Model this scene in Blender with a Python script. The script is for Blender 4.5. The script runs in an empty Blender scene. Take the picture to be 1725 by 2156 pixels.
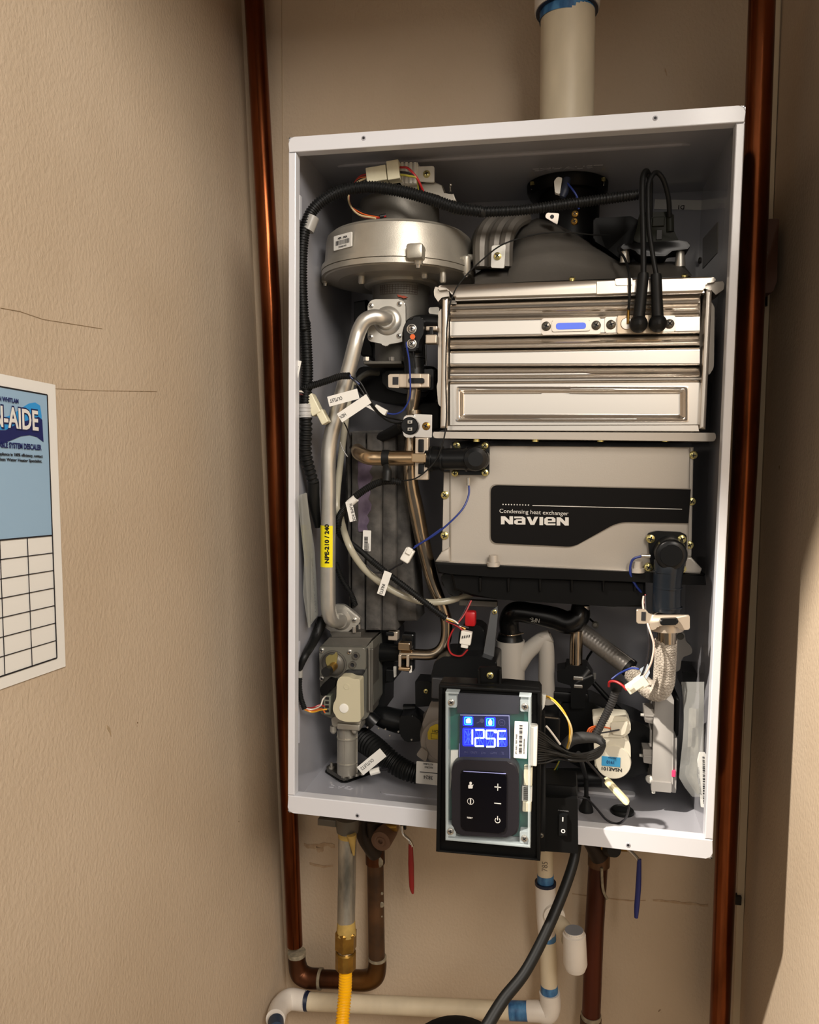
import bpy, bmesh, math, random
from mathutils import Vector, Matrix
random.seed(7)
scene = bpy.context.scene
COL = scene.collection

# ------------------------------------------------------------------ camera
CAM = Vector((0.29051899, -0.78475387, 0.39513041))
RX = Vector((0.97982175, 0.19943535, 0.01322566))
FW = Vector((-0.19787491, 0.97723262, -0.07656322))
UP = Vector((-0.02819396, 0.07240128, 0.99697701))
FL = 1643.9986
cd = bpy.data.cameras.new('camera'); cam = bpy.data.objects.new('camera', cd); COL.objects.link(cam)
cd.sensor_fit = 'HORIZONTAL'; cd.sensor_width = 36.0; cd.lens = FL / 1725 * 36.0
cd.clip_start = 0.02; cd.clip_end = 50
cam.matrix_world = Matrix(((RX.x, UP.x, -FW.x, CAM.x), (RX.y, UP.y, -FW.y, CAM.y), (RX.z, UP.z, -FW.z, CAM.z), (0, 0, 0, 1)))
scene.camera = cam

# ------------------------------------------------------------------ light and exposure
w = bpy.data.worlds.new('World'); scene.world = w; w.use_nodes = True
bg = w.node_tree.nodes['Background']; bg.inputs[0].default_value = (1.0, 0.92, 0.83, 1); bg.inputs[1].default_value = 0.16

def area(name, loc, tgt, sx, sy, power, col):
    l = bpy.data.lights.new(name, 'AREA'); l.shape = 'RECTANGLE'; l.size = sx; l.size_y = sy; l.energy = power; l.color = col
    o = bpy.data.objects.new(name, l); COL.objects.link(o); o.location = loc
    o.rotation_euler = (Vector(tgt) - Vector(loc)).to_track_quat('-Z', 'Y').to_euler(); return o
sp = bpy.data.lights.new('room_lamp', 'POINT'); sp.energy = 320; sp.shadow_soft_size = 0.022; sp.color = (1.0, 0.91, 0.80)
so = bpy.data.objects.new('room_lamp', sp); COL.objects.link(so); so.location = (-0.50, -0.74, 1.41)
area('left_wall_fill', (1.0, -1.55, 1.30), (-0.05, 0.0, 0.25), 0.8, 0.6, 45, (1.0, 0.92, 0.83))  # added soft fill from the right to brighten the left wall, no real fixture
area('room_bounce', (-0.25, -2.3, 0.88), (0.2, 0, 0.4), 2.9, 0.9, 9, (1.0, 0.91, 0.80))
vs = scene.view_settings; vs.view_transform = 'Standard'; vs.look = 'None'; vs.exposure = -0.08; vs.gamma = 1.0; vs.use_curve_mapping = False

# ------------------------------------------------------------------ coordinates measured on the photograph
REG = dict(O=(0, 0, 1), A=(600, 200, 3.45), B=(1000, 200, 2.875), C=(600, 600, 4.3125), D=(880, 560, 2.6136), E=(600, 1000, 4.3125),
           F=(900, 960, 2.695), G=(600, 1250, 4.311), H=(880, 1380, 4.3125), I=(1100, 1250, 3.718), J=(550, 1680, 4.3125),
           K=(950, 1700, 3.45), L=(0, 780, 3.171), M=(1050, 0, 2.5556), N=(1480, 400, 3.592), R=(450, 0, 4.312), S=(1380, 1700, 4.7275))
def ray(r, X, Y):
    a, b, s = REG[r]; u = a + X / s; v = b + Y / s
    return FW + RX * ((u - 862.5) / FL) - UP * ((v - 1078) / FL)
def P(r, X, Y, y):
    d = ray(r, X, Y); return CAM + d * ((y - CAM.y) / d.y)
def PX(r, X, Y, x):
    d = ray(r, X, Y); return CAM + d * ((x - CAM.x) / d.x)
def PZ(r, X, Y, z):
    d = ray(r, X, Y); return CAM + d * ((z - CAM.z) / d.z)
def M(r, p, px):
    return px / REG[r][2] * (p - CAM).dot(FW) / FL
AX, AY, AZ = Vector((1, 0, 0)), Vector((0, 1, 0)), Vector((0, 0, 1))

# ------------------------------------------------------------------ materials
def lin(h):
    h = h.lstrip('#'); c = [int(h[i:i + 2], 16) / 255 for i in (0, 2, 4)]
    return tuple(x / 12.92 if x <= .04045 else ((x + .055) / 1.055) ** 2.4 for x in c) + (1,)
MC = {}
def mat(name, col, rough=.5, metal=0., bump=0., bs=200., var=0., vs_=12., col2=None, aniso=None, emit=None, es=1., ior=None, coat=0., alpha=None, dist=.0005, spec=None):
    if name in MC: return MC[name]
    m = bpy.data.materials.new(name); m.use_nodes = True; MC[name] = m
    nt = m.node_tree; N = nt.nodes; Lk = nt.links; p = N['Principled BSDF']
    p.inputs['Base Color'].default_value = lin(col); p.inputs['Roughness'].default_value = rough; p.inputs['Metallic'].default_value = metal
    if spec is not None: p.inputs['Specular IOR Level'].default_value = spec
    if coat: p.inputs['Coat Weight'].default_value = coat; p.inputs['Coat Roughness'].default_value = .12
    if emit: p.inputs['Emission Color'].default_value = lin(emit); p.inputs['Emission Strength'].default_value = es
    if alpha is not None: p.inputs['Alpha'].default_value = alpha
    tc = N.new('ShaderNodeTexCoord')
    if var or col2:
        n = N.new('ShaderNodeTexNoise'); n.inputs['Scale'].default_value = vs_; n.inputs['Detail'].default_value = 6
        mp = N.new('ShaderNodeMapping'); Lk.new(tc.outputs['Object'], mp.inputs[0]); Lk.new(mp.outputs[0], n.inputs[0])
        if aniso: mp.inputs['Scale'].default_value = aniso
        r = N.new('ShaderNodeValToRGB'); r.color_ramp.elements[0].position = .36; r.color_ramp.elements[1].position = .64
        a = lin(col); b = lin(col2) if col2 else tuple(min(1, c * (1 + var)) for c in a[:3]) + (1,)
        if not col2: a = tuple(c * (1 - var) for c in a[:3]) + (1,)
        r.color_ramp.elements[0].color = a; r.color_ramp.elements[1].color = b
        Lk.new(n.outputs[0], r.inputs[0]); Lk.new(r.outputs[0], p.inputs['Base Color'])
    if bump:
        n2 = N.new('ShaderNodeTexNoise'); n2.inputs['Scale'].default_value = bs; n2.inputs['Detail'].default_value = 3
        Lk.new(tc.outputs['Object'], n2.inputs[0]); bp = N.new('ShaderNodeBump'); bp.inputs['Strength'].default_value = bump; bp.inputs['Distance'].default_value = dist
        Lk.new(n2.outputs[0], bp.inputs['Height']); Lk.new(bp.outputs[0], p.inputs['Normal'])
    return m
def clear(name, tint='#dfe8e6', op=.25, rough=.12):
    if name in MC: return MC[name]
    m = bpy.data.materials.new(name); m.use_nodes = True; MC[name] = m
    nt = m.node_tree; N = nt.nodes; Lk = nt.links; p = N['Principled BSDF']; out = N['Material Output']
    p.inputs['Base Color'].default_value = lin(tint); p.inputs['Roughness'].default_value = rough
    t = N.new('ShaderNodeBsdfTransparent'); mx = N.new('ShaderNodeMixShader'); mx.inputs[0].default_value = op
    Lk.new(t.outputs[0], mx.inputs[1]); Lk.new(p.outputs[0], mx.inputs[2]); Lk.new(mx.outputs[0], out.inputs[0]); return m
def wallmat(name, col, col2):
    m = mat(name, col, .75); N = m.node_tree.nodes; Lk = m.node_tree.links; p = N['Principled BSDF']; tc = N.new('ShaderNodeTexCoord')
    n = N.new('ShaderNodeTexNoise'); n.inputs['Scale'].default_value = 5; n.inputs['Detail'].default_value = 5; Lk.new(tc.outputs['Object'], n.inputs[0])
    r = N.new('ShaderNodeValToRGB'); r.color_ramp.elements[0].position = .3; r.color_ramp.elements[1].position = .75
    r.color_ramp.elements[0].color = lin(col); r.color_ramp.elements[1].color = lin(col2); Lk.new(n.outputs[0], r.inputs[0])
    # small dark nicks and scuffs
    v = N.new('ShaderNodeTexVoronoi'); v.inputs['Scale'].default_value = 11; v.inputs['Randomness'].default_value = 1
    Lk.new(tc.outputs['Object'], v.inputs[0]); n3 = N.new('ShaderNodeTexNoise'); n3.inputs['Scale'].default_value = 160; Lk.new(tc.outputs['Object'], n3.inputs[0])
    ad = N.new('ShaderNodeMath'); ad.operation = 'ADD'; Lk.new(v.outputs['Distance'], ad.inputs[0])
    ms = N.new('ShaderNodeMath'); ms.operation = 'MULTIPLY'; ms.inputs[1].default_value = .13; Lk.new(n3.outputs[0], ms.inputs[0]); Lk.new(ms.outputs[0], ad.inputs[1])
    lt = N.new('ShaderNodeMath'); lt.operation = 'LESS_THAN'; lt.inputs[1].default_value = .082; Lk.new(ad.outputs[0], lt.inputs[0])
    mx = N.new('ShaderNodeMixRGB'); mx.inputs[2].default_value = lin('#6b5236'); Lk.new(r.outputs[0], mx.inputs[1]); Lk.new(lt.outputs[0], mx.inputs[0]); Lk.new(mx.outputs[0], p.inputs['Base Color'])
    n2 = N.new('ShaderNodeTexNoise'); n2.inputs['Scale'].default_value = 290; n2.inputs['Detail'].default_value = 4
    mp = N.new('ShaderNodeMapping'); mp.inputs['Scale'].default_value = (1, 1, .7); Lk.new(tc.outputs['Object'], mp.inputs[0]); Lk.new(mp.outputs[0], n2.inputs[0])
    bp = N.new('ShaderNodeBump'); bp.inputs['Strength'].default_value = .95; bp.inputs['Distance'].default_value = .0009; Lk.new(n2.outputs[0], bp.inputs['Height']); Lk.new(bp.outputs[0], p.inputs['Normal'])
    return m
wall_m = wallmat('beige_plaster', '#b4a189', '#c0ae97')
trim_m = mat('cream_caulk', '#cdbd9f', .7, bump=.3, bs=120)
white_m = mat('white_powder_coat', '#cdced3', .3, bump=.04, bs=500, coat=.25)
inner_m = mat('grey_enamel', '#a2a2a8', .18, bump=.03, bs=60, coat=.6)
black_m = mat('black_plastic', '#0d0d0d', .42, spec=.14, bump=.08, bs=400)
satin_m = mat('black_nylon', '#101112', .3, spec=.3)
rub_m = mat('black_rubber', '#0e0f0f', .5, spec=.3, bump=.1, bs=300)
dark_m = mat('dark_void', '#08080a', .6)
alu_m = mat('cast_aluminium', '#a8a398', .42, .65, bump=.35, bs=900, var=.07, vs_=40, dist=.0002)
aluL_m = mat('bright_aluminium', '#c6c3bb', .36, .8, bump=.2, bs=700, var=.05, vs_=60, dist=.0002)
cast_m = mat('dull_cast_metal', '#5f5c56', .5, .6, bump=.4, bs=600, var=.12, vs_=25, dist=.0003)
steel_m = mat('polished_stainless', '#e4ded6', .24, 1.)
steelT_m = mat('stainless_tube', '#a99b88', .2, 1., var=.08, vs_=60)
clipS_m = mat('clip_steel', '#c6b8a6', .38, .6)
brush_m = mat('brushed_stainless', '#d5ccc0', .33, 1., bump=.1, bs=300, dist=.0002)
paintS_m = mat('silver_paint', '#bab3a9', .42, .35, bump=.25, bs=900, dist=.0002)
gold_m = mat('zinc_yellow', '#d4c886', .25, .9)
scr_m = mat('screw_steel', '#c9c6bf', .25, .9)
brass_m = mat('aged_brass', '#8d6c30', .38, .85, var=.25, vs_=60)
galv_m = mat('galvanised_steel', '#b5b3ab', .32, .8, col2='#6c6c66', vs_=45, aniso=(1, 1, .35), bump=.3, bs=200)
iron_m = mat('oxidised_brown_copper', '#3b2818', .5, .35, col2='#5a3d24', vs_=30, bump=.15, bs=120)
pvc_m = mat('aged_pvc', '#cabda3', .45, var=.08, vs_=30, aniso=(1, 1, .4))
pvcW_m = mat('white_pvc', '#d9d2c8', .4, var=.04, vs_=30)
cem_m = mat('blue_primer', '#1d4a78', .45, col2='#4b82b0', vs_=90, aniso=(1, 1, .4))
cemD_m = mat('dark_primer', '#0d1a33', .4)
cream_m = mat('cream_nylon', '#d5cfb4', .45, var=.05, vs_=80)
whiteP_m = mat('white_nylon', '#e4e2da', .4)
paper_m = mat('white_paper', '#dedcd6', .6)
ink_m = mat('black_ink', '#16151a', .6)
inkW_m = mat('white_ink', '#d9d7d2', .5)
yel_m = mat('yellow_sticker', '#e6d60c', .4)
gasY_m = mat('yellow_vinyl', '#f0b200', .35, coat=.3)
red_m = mat('red_vinyl', '#8d1416', .4)
redw_m = mat('red_wire', '#a01e20', .4)
blue_m = mat('navy_vinyl', '#18246a', .4)
bluew_m = mat('blue_wire', '#1a2f78', .4)
whw_m = mat('white_wire', '#ddd5c8', .4)
yelw_m = mat('yellow_wire', '#d9a52e', .4)
orw_m = mat('orange_wire', '#d2612a', .4)
grn_m = mat('green_wire', '#14463a', .4)
tan_m = mat('pipe_dope', '#a98d4b', .7, var=.15, vs_=80, bump=.4, bs=150)
sold_m = mat('solder_flux', '#8f8672', .6, .3, var=.25, vs_=140, bump=.4, bs=200)
foam_m = mat('grey_insulation', '#33312f', .85, bump=.7, bs=330, col2='#53504c', vs_=55)
# copper: reddish metal with brown oxide clouds stretched along the pipe
def copper(name, c1, c2, seed):
    m = mat(name, c1, .24, 1., col2=c2, vs_=14, aniso=(3, 3, .5), bump=.05, bs=60)
    return m
cop_m = copper('aged_copper', '#4f2814', '#84492a', 0)
copD_m = mat('dark_copper', '#2c1a0d', .42, .8, col2='#54301a', vs_=11, aniso=(2, 2, .6))

# ------------------------------------------------------------------ builders
WL = {}
def thing(name, label, cat, loc, group=None):
    o = bpy.data.objects.new(name, None); COL.objects.link(o); o.location = loc; o.empty_display_size = .01
    WL[o.name] = Vector(loc); o['label'] = label; o['category'] = cat
    if group: o['group'] = group
    return o
def obj(name, bm, m, parent=None, label=None, cat=None, kind=None, group=None, ang=35):
    me = bpy.data.meshes.new(name)
    bmesh.ops.recalc_face_normals(bm, faces=bm.faces)
    vs = [v.co for v in bm.verts]
    lo = Vector([min(v[i] for v in vs) for i in range(3)]); hi = Vector([max(v[i] for v in vs) for i in range(3)]); c = (lo + hi) / 2
    for v in bm.verts: v.co -= c
    A_ = math.radians(ang); bm.normal_update()
    for f in bm.faces: f.smooth = True
    for ed in bm.edges:
        if len(ed.link_faces) != 2: continue
        f, g = ed.link_faces; an = f.normal.angle(g.normal, 0); r1, r2 = f.calc_area(), g.calc_area()
        if an > A_ or (an > .2 and (len(f.verts) > 4 or len(g.verts) > 4 or max(r1, r2) > 8 * min(r1, r2))): ed.smooth = False
    bm.to_mesh(me); bm.free()
    for x in (m if isinstance(m, (list, tuple)) else [m]): me.materials.append(x)
    o = bpy.data.objects.new(name, me); COL.objects.link(o); WL[o.name] = c
    if parent: o.parent = parent; o.location = c - WL[parent.name]
    else: o.location = c
    if label: o['label'] = label
    if cat: o['category'] = cat
    if kind: o['kind'] = kind
    if group: o['group'] = group
    return o
def B(): return bmesh.new()
def basis(ax):
    ax = Vector(ax).normalized(); a = Vector((0, 0, 1)) if abs(ax.z) < .9 else Vector((1, 0, 0))
    x = ax.cross(a).normalized(); return x, ax.cross(x).normalized(), ax
def box(bm, lo, hi, bev=0., mi=0):
    lo, hi = Vector(lo), Vector(hi)
    lo, hi = Vector([min(a, b) for a, b in zip(lo, hi)]), Vector([max(a, b) for a, b in zip(lo, hi)])
    vs = [bm.verts.new((x, y, z)) for x in (lo.x, hi.x) for y in (lo.y, hi.y) for z in (lo.z, hi.z)]
    fs = [bm.faces.new([vs[i] for i in q]) for q in ((0, 1, 3, 2), (4, 6, 7, 5), (0, 4, 5, 1), (2, 3, 7, 6), (0, 2, 6, 4), (1, 5, 7, 3))]
    for f in fs: f.material_index = mi
    if bev:
        es = list({e for f in fs for e in f.edges}); bmesh.ops.bevel(bm, geom=es, offset=bev, segments=2, profile=.5, affect='EDGES', clamp_overlap=True)
    return bm
def pbox(bm, r, X0, Y0, X1, Y1, y, dy, bev=.0006, mi=0):
    a = P(r, X0, (Y0 + Y1) / 2, y).x; b = P(r, X1, (Y0 + Y1) / 2, y).x; c = P(r, (X0 + X1) / 2, Y0, y).z; d = P(r, (X0 + X1) / 2, Y1, y).z
    return box(bm, (a, y, d), (b, y + dy, c), bev, mi)
def obox(bm, c, xa, ya, za, sx, sy, sz, bev=0., mi=0):
    c = Vector(c); n0 = set(bm.verts)
    b2 = B(); box(b2, (-sx / 2, -sy / 2, -sz / 2), (sx / 2, sy / 2, sz / 2), bev, mi)
    return merge(bm, b2, lambda v: c + xa * v.x + ya * v.y + za * v.z)
def merge(bm, b2, fn):
    mp = {}
    for v in b2.verts: mp[v] = bm.verts.new(fn(v.co))
    for f in b2.faces:
        try: bm.faces.new([mp[v] for v in f.verts]).material_index = f.material_index
        except ValueError: pass
    b2.free(); return bm
def prism(bm, pts, d, bev=0., mi=0):
    """closed outline of world points pushed along vector d"""
    d = Vector(d); a = [bm.verts.new(p) for p in pts]; b = [bm.verts.new(p + d) for p in pts]; n = len(pts)
    fa = bm.faces.new(a); fb = bm.faces.new(b[::-1]); fs = [fa, fb]
    for i in range(n): fs.append(bm.faces.new([a[i], a[(i + 1) % n], b[(i + 1) % n], b[i]]))
    for f in fs: f.material_index = mi
    if bev: bmesh.ops.bevel(bm, geom=list(fa.edges), offset=bev, segments=2, profile=.5, affect='EDGES', clamp_overlap=True)
    return bm
def poly(bm, r, pts, y, dy, bev=0., mi=0):
    return prism(bm, [P(r, a, b, y) for a, b in pts], (0, dy, 0), bev, mi)
def rnd(pts, rad, n=4):
    """round the corners of a 2-D outline"""
    out = []; N = len(pts)
    for i in range(N):
        p0, p1, p2 = Vector(pts[i - 1]), Vector(pts[i]), Vector(pts[(i + 1) % N])
        rr = rad[i] if isinstance(rad, (list, tuple)) else rad
        if not rr: out.append(tuple(p1)); continue
        a = p1 + (p0 - p1).normalized() * min(rr, (p0 - p1).length * .49); b = p1 + (p2 - p1).normalized() * min(rr, (p2 - p1).length * .49)
        for k in range(n + 1):
            t = k / n; out.append(tuple(a * (1 - t) ** 2 + p1 * 2 * t * (1 - t) + b * t * t))
    return out
def lathe(bm, prof, o, ax, seg=24, mi=0, cap=True):
    """prof: (distance along the axis, radius)"""
    o = Vector(o); x, y, a = basis(ax); rings = []
    for h, rr in prof:
        rr = max(rr, 1e-5); rings.append([bm.verts.new(o + a * h + x * (rr * math.cos(2 * math.pi * i / seg)) + y * (rr * math.sin(2 * math.pi * i / seg))) for i in range(seg)])
    for k in range(len(rings) - 1):
        for i in range(seg):
            j = (i + 1) % seg; bm.faces.new([rings[k][i], rings[k][j], rings[k + 1][j], rings[k + 1][i]]).material_index = mi
    if cap: bm.faces.new(rings[0][::-1]).material_index = mi; bm.faces.new(rings[-1]).material_index = mi
    return bm
def spline(pts, n=8):
    if len(pts) < 3 or n < 2: return [Vector(p) for p in pts]
    q = [Vector(p) for p in pts]; q = [q[0] * 2 - q[1]] + q + [q[-1] * 2 - q[-2]]; out = []
    for i in range(1, len(q) - 2):
        for k in range(n):
            t = k / n; a, b, c, d = q[i - 1], q[i], q[i + 1], q[i + 2]
            out.append(.5 * ((2 * b) + (c - a) * t + (2 * a - 5 * b + 4 * c - d) * t * t + (3 * b - a - 3 * c + d) * t ** 3))
    out.append(q[-2]); return out
def resample(pts, rs, step):
    L = [0]
    for i in range(1, len(pts)): L.append(L[-1] + (pts[i] - pts[i - 1]).length)
    n = max(2, int(L[-1] / step)); out = []; ro = []; k = 0
    for i in range(n + 1):
        s = L[-1] * i / n
        while k < len(L) - 2 and L[k + 1] < s: k += 1
        t = (s - L[k]) / max(1e-9, L[k + 1] - L[k]); out.append(pts[k].lerp(pts[k + 1], min(1, t))); ro.append(rs[k] + (rs[k + 1] - rs[k]) * min(1, t))
    return out, ro
def tube(bm, pts, rad, seg=12, n=8, corr=0., depth=.14, mi=0, hollow=False):
    """tube through world points; corr = pitch of corrugations in metres"""
    if isinstance(rad, (list, tuple)):
        rs = []
        for i in range(len(rad) - 1): rs += [rad[i] + (rad[i + 1] - rad[i]) * k / n for k in range(n)]
        rs.append(rad[-1]); 
        if len(pts) < 3 or n < 2: rs = list(rad)
    c = spline(pts, n)
    if not isinstance(rad, (list, tuple)): rs = [rad] * len(c)
    if corr:
        c, rs = resample(c, rs, corr / 4); rs = [q * (1 if i % 4 in (0, 1) else 1 - depth) for i, q in enumerate(rs)]
    t0 = (c[1] - c[0]).normalized(); x, y, _ = basis(t0); rings = []
    for i, p in enumerate(c):
        t = (c[min(i + 1, len(c) - 1)] - c[max(i - 1, 0)])
        t = t.normalized() if t.length > 1e-9 else t0
        qd = t0.rotation_difference(t); x = qd @ x; y = qd @ y; t0 = t
        rings.append([bm.verts.new(p + x * (rs[i] * math.cos(2 * math.pi * k / seg)) + y * (rs[i] * math.sin(2 * math.pi * k / seg))) for k in range(seg)])
    for k in range(len(rings) - 1):
        for i in range(seg):
            j = (i + 1) % seg; bm.faces.new([rings[k][i], rings[k][j], rings[k + 1][j], rings[k + 1][i]]).material_index = mi
    if not hollow: bm.faces.new(rings[0][::-1]).material_index = mi; bm.faces.new(rings[-1]).material_index = mi
    return bm
def T(r, pts, rpx, **k):
    w_ = [P(*((r,) + p)) if not isinstance(p[0], str) else P(*p) for p in pts]
    if isinstance(rpx, (list, tuple)): rad = [M(r, q, x) for q, x in zip(w_, rpx)]
    else: rad = M(r, w_[len(w_) // 2], rpx)
    return tube(k.pop('bm', None) or B(), w_, rad, **k)
def grid(bm, rows, mi=0):
    """rows of world points -> surface"""
    V = [[bm.verts.new(p) for p in r] for r in rows]
    for i in range(len(V) - 1):
        for j in range(len(V[0]) - 1): bm.faces.new([V[i][j], V[i][j + 1], V[i + 1][j + 1], V[i + 1][j]]).material_index = mi
    return bm
def screw(parent, r, X, Y, y, rp, m=None, name='screw', ax=None):
    c = P(r, X, Y, y); R_ = M(r, c, rp); a = Vector(ax or (0, -1, 0)); bm = B()
    lathe(bm, [(-R_ * .6, R_), (0, R_), (R_ * .3, R_ * .9), (R_ * .45, R_ * .6), (R_ * .5, 0)], c, a, 16)
    x, y_, a = basis(a); t = random.uniform(0, 1.5)
    for k in (0, 1):
        d = x * math.cos(t + k * 1.571) + y_ * math.sin(t + k * 1.571); e = a.cross(d)
        obox(bm, c + a * R_ * .46, d, a, e, R_ * 1.15, R_ * .16, R_ * .26, 0, 1)
    return obj(name, bm, [m or gold_m, ink_m], parent)
def text(s, o, xd, zd, cap, m, parent=None, name='lettering', align='LEFT', sx=1., off=0., ext=.00008, shear=0.):
    cu = bpy.data.curves.new(name, 'FONT'); cu.body = s; cu.size = cap / .7; cu.align_x = align; cu.extrude = ext; cu.offset = off * cap; cu.shear = shear; cu.resolution_u = 3
    t = bpy.data.objects.new(name, cu); me = bpy.data.meshes.new_from_object(t); bpy.data.objects.remove(t); bpy.data.curves.remove(cu)
    xd = Vector(xd).normalized(); zd = Vector(zd).normalized(); nd = xd.cross(zd); o = Vector(o)
    if not me.vertices: return None
    for v in me.vertices: v.co = o + xd * (v.co.x * sx) + zd * v.co.y + nd * v.co.z
    bm = B(); bm.from_mesh(me); bpy.data.meshes.remove(me)
    return obj(name, bm, m, parent)
def barcode(parent, o, xd, zd, w_, h, m=None, n=26, name='barcode'):
    bm = B(); xd = Vector(xd).normalized(); zd = Vector(zd).normalized(); nd = xd.cross(zd); t = 0; rr = random.Random(n + int(w_ * 1e5))
    while t < 1:
        k = rr.choice((.012, .02, .034)); g = rr.choice((.014, .022, .03))
        if t + k > 1: break
        obox(bm, Vector(o) + xd * (w_ * (t + k / 2)) + zd * h / 2, xd, nd, zd, w_ * k, .0001, h); t += k + g
    return obj(name, bm, m or ink_m, parent, kind='stuff')
def plate(parent, name, o, xd, zd, w_, h, th, m, rad=0., label=None, bend=0.):
    """thin sheet with lower-left corner o"""
    xd = Vector(xd).normalized(); zd = Vector(zd).normalized(); nd = xd.cross(zd)
    pts = [(0, 0), (w_, 0), (w_, h), (0, h)]
    if rad: pts = rnd(pts, rad)
    bm = prism(B(), [Vector(o) + xd * a + zd * b for a, b in pts], -nd * th)
    return obj(name, bm, m, parent, label=label)
def rotd(deg): a = math.radians(deg); return Vector((math.cos(a), 0, math.sin(a))), Vector((-math.sin(a), 0, math.cos(a)))
# ------------------------------------------------------------------ the closet
YW = .25
def wallquad(name, A_, B_, y0, y1, m, thick, nseg=1):
    """ruled wall through two points of its corner line, running from y0 to y1, thick along x"""
    d = (B_ - A_) / (B_.z - A_.z); z0, z1 = -1.25, 1.30
    a = A_ + d * (z1 - A_.z); b = A_ + d * (z0 - A_.z); bm = B()
    prism(bm, [Vector((a.x, y0, z1)), Vector((a.x, y1, z1)), Vector((b.x, y1, z0)), Vector((b.x, y0, z0))], (thick, 0, 0))
    return obj(name, bm, m, kind='structure')
cl0, cl1 = P('O', 508, 0, YW), P('O', 600, 2000, YW)
cr0, cr1 = P('O', 1647, 0, YW), P('O', 1556, 2156, YW)
obj('wall_back', box(B(), (-.40, YW, -1.25), (.80, YW + .04, 1.30)), wall_m, kind='structure')
wallquad('wall_left', cl0, cl1, -.415, YW, wall_m, -.06)
wallquad('wall_right', cr0, cr1, -.415, YW, wall_m, .06)
obj('wall_front', box(B(), (-.40, -.45, .985), (.80, -.43, 1.30)), wall_m, kind='structure')
floor_m = mat('grey_concrete', '#8d8274', .8, var=.1, vs_=8)
obj('floor', box(B(), (-2.2, -3.2, -1.29), (2.2, YW + .04, -1.25)), floor_m, kind='structure')
obj('ceiling', box(B(), (-.40, -.45, 1.30), (.80, YW + .04, 1.34)), wall_m, kind='structure')
# narrow strips of board along the two back corners
def strip(name, px, th, m):
    bm = B(); pts = [P('O', a, b, YW - th) for a, b in px]; prism(bm, pts, (0, th, 0)); obj(name, bm, m, kind='structure')
strip('trim_1', [(545, -60), (592, -60), (596, 700), (604, 1500), (604, 1900), (596, 1900), (588, 1500), (572, 700)], .003, wall_m)
strip('trim_2', [(1630, -40), (1646, -40), (1624, 560), (1592, 1300), (1571, 1800), (1556, 2200), (1542, 2200), (1556, 1800), (1577, 1300), (1606, 560)], .004, trim_m)

# ------------------------------------------------------------------ casing
H_, W_, D_ = .715, .44, .236
t = thing('water_heater_casing', 'white sheet metal heater casing with its front cover off, open to the room', 'casing', (.22, D_, 0))
casing = t
e = .0012
obj('back_panel', box(B(), (0, D_ - e, 0), (W_, D_, H_)), inner_m, t)
obj('side_panel', box(B(), (0, .001, 0), (e, D_, H_)), inner_m, t)
obj('side_panel', box(B(), (W_ - e, .001, 0), (W_, D_, H_)), inner_m, t)
obj('top_panel', box(B(), (0, .001, H_ - e), (W_, D_, H_)), inner_m, t)
obj('bottom_panel', box(B(), (0, .001, 0), (W_, D_, e)), inner_m, t)
# front rim: four folded strips with rounded outer corners
zt = .0150; zb = .0135; xs = .0078
def rimz(x0, x1, z0, z1, rad):
    return prism(B(), [Vector((a, 0, b)) for a, b in rnd([(x0, z0), (x1, z0), (x1, z1), (x0, z1)], rad, 5)], (0, .012, 0), .0009)
obj('top_rim', rimz(0, W_, H_ - zt, H_, [0, 0, .006, .006]), white_m, t)
obj('bottom_rim', rimz(0, W_, 0, zb + .006, [.006, .006, 0, 0]), white_m, t)
obj('side_rim', rimz(0, xs, zb + .0065, H_ - zt - .0005, 0), white_m, t)
obj('side_rim', rimz(W_ - xs, W_, zb + .0065, H_ - zt - .0005, 0), white_m, t)
def zface(X, Y): return P('O', X, Y, 0)
for X, Y in ((766, 291), (1380, 249), (753, 1717), (1323, 1779)):
    c = P('O', X, Y, 0); bm = lathe(B(), [(-.0004, .0024), (.0003, .0024), (.0006, .0019)], c, (0, -1, 0), 16)
    lathe(bm, [(.0004, .0016), (.0008, .0012)], c, (0, -1, 0), 12, 1); obj('rim_screw', bm, [inner_m, ink_m], t)
# pressed ribs in the panels
def rib(pts, rr):
    return tube(B(), pts, rr, seg=8, n=1)
zz = H_ - e
a_, b_ = PZ('A', 390, 520, zz), PZ('B', 1300, 300, zz)
ym = (a_.y + b_.y) / 2
obj('pressed_rib', rib([(a_.x, ym, zz + .001), (a_.x + .008, ym - .003, zz), (b_.x - .008, ym - .003, zz), (b_.x, ym, zz + .001)], .0022), inner_m, t)
for (r, A1, A2, x) in (('G', (135, 420), (150, 1320), .0012),):
    p0, p1 = PX(r, *A1, x), PX(r, *A2, x); p0.y = p1.y = .03
    obj('pressed_rib', rib([p0, p1], .0022), inner_m, t)
obj('pressed_rib', rib([(.012 + .0, .05, e), (.20, .05, e)], .0001), inner_m, t) if False else None
f0 = PZ('G', 870, 1790, e); obj('pressed_rib', prism(B(), [Vector((a, b, e)) for a, b in rnd([(f0.x, f0.y - .008), (.235, f0.y - .008), (.235, f0.y + .008), (f0.x, f0.y + .008)], .008, 5)], (0, 0, .0012), .0006), inner_m, t)
f1 = PZ('I', 440, 1540, e); f2 = PZ('I', 885, 1590, e)
obj('pressed_rib', prism(B(), [Vector((a, b, e)) for a, b in rnd([(f1.x, f1.y - .006), (f2.x, f1.y - .006), (f2.x, f1.y + .006), (f1.x, f1.y + .006)], .006, 5)], (0, 0, .003), .0008), white_m, t)
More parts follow.
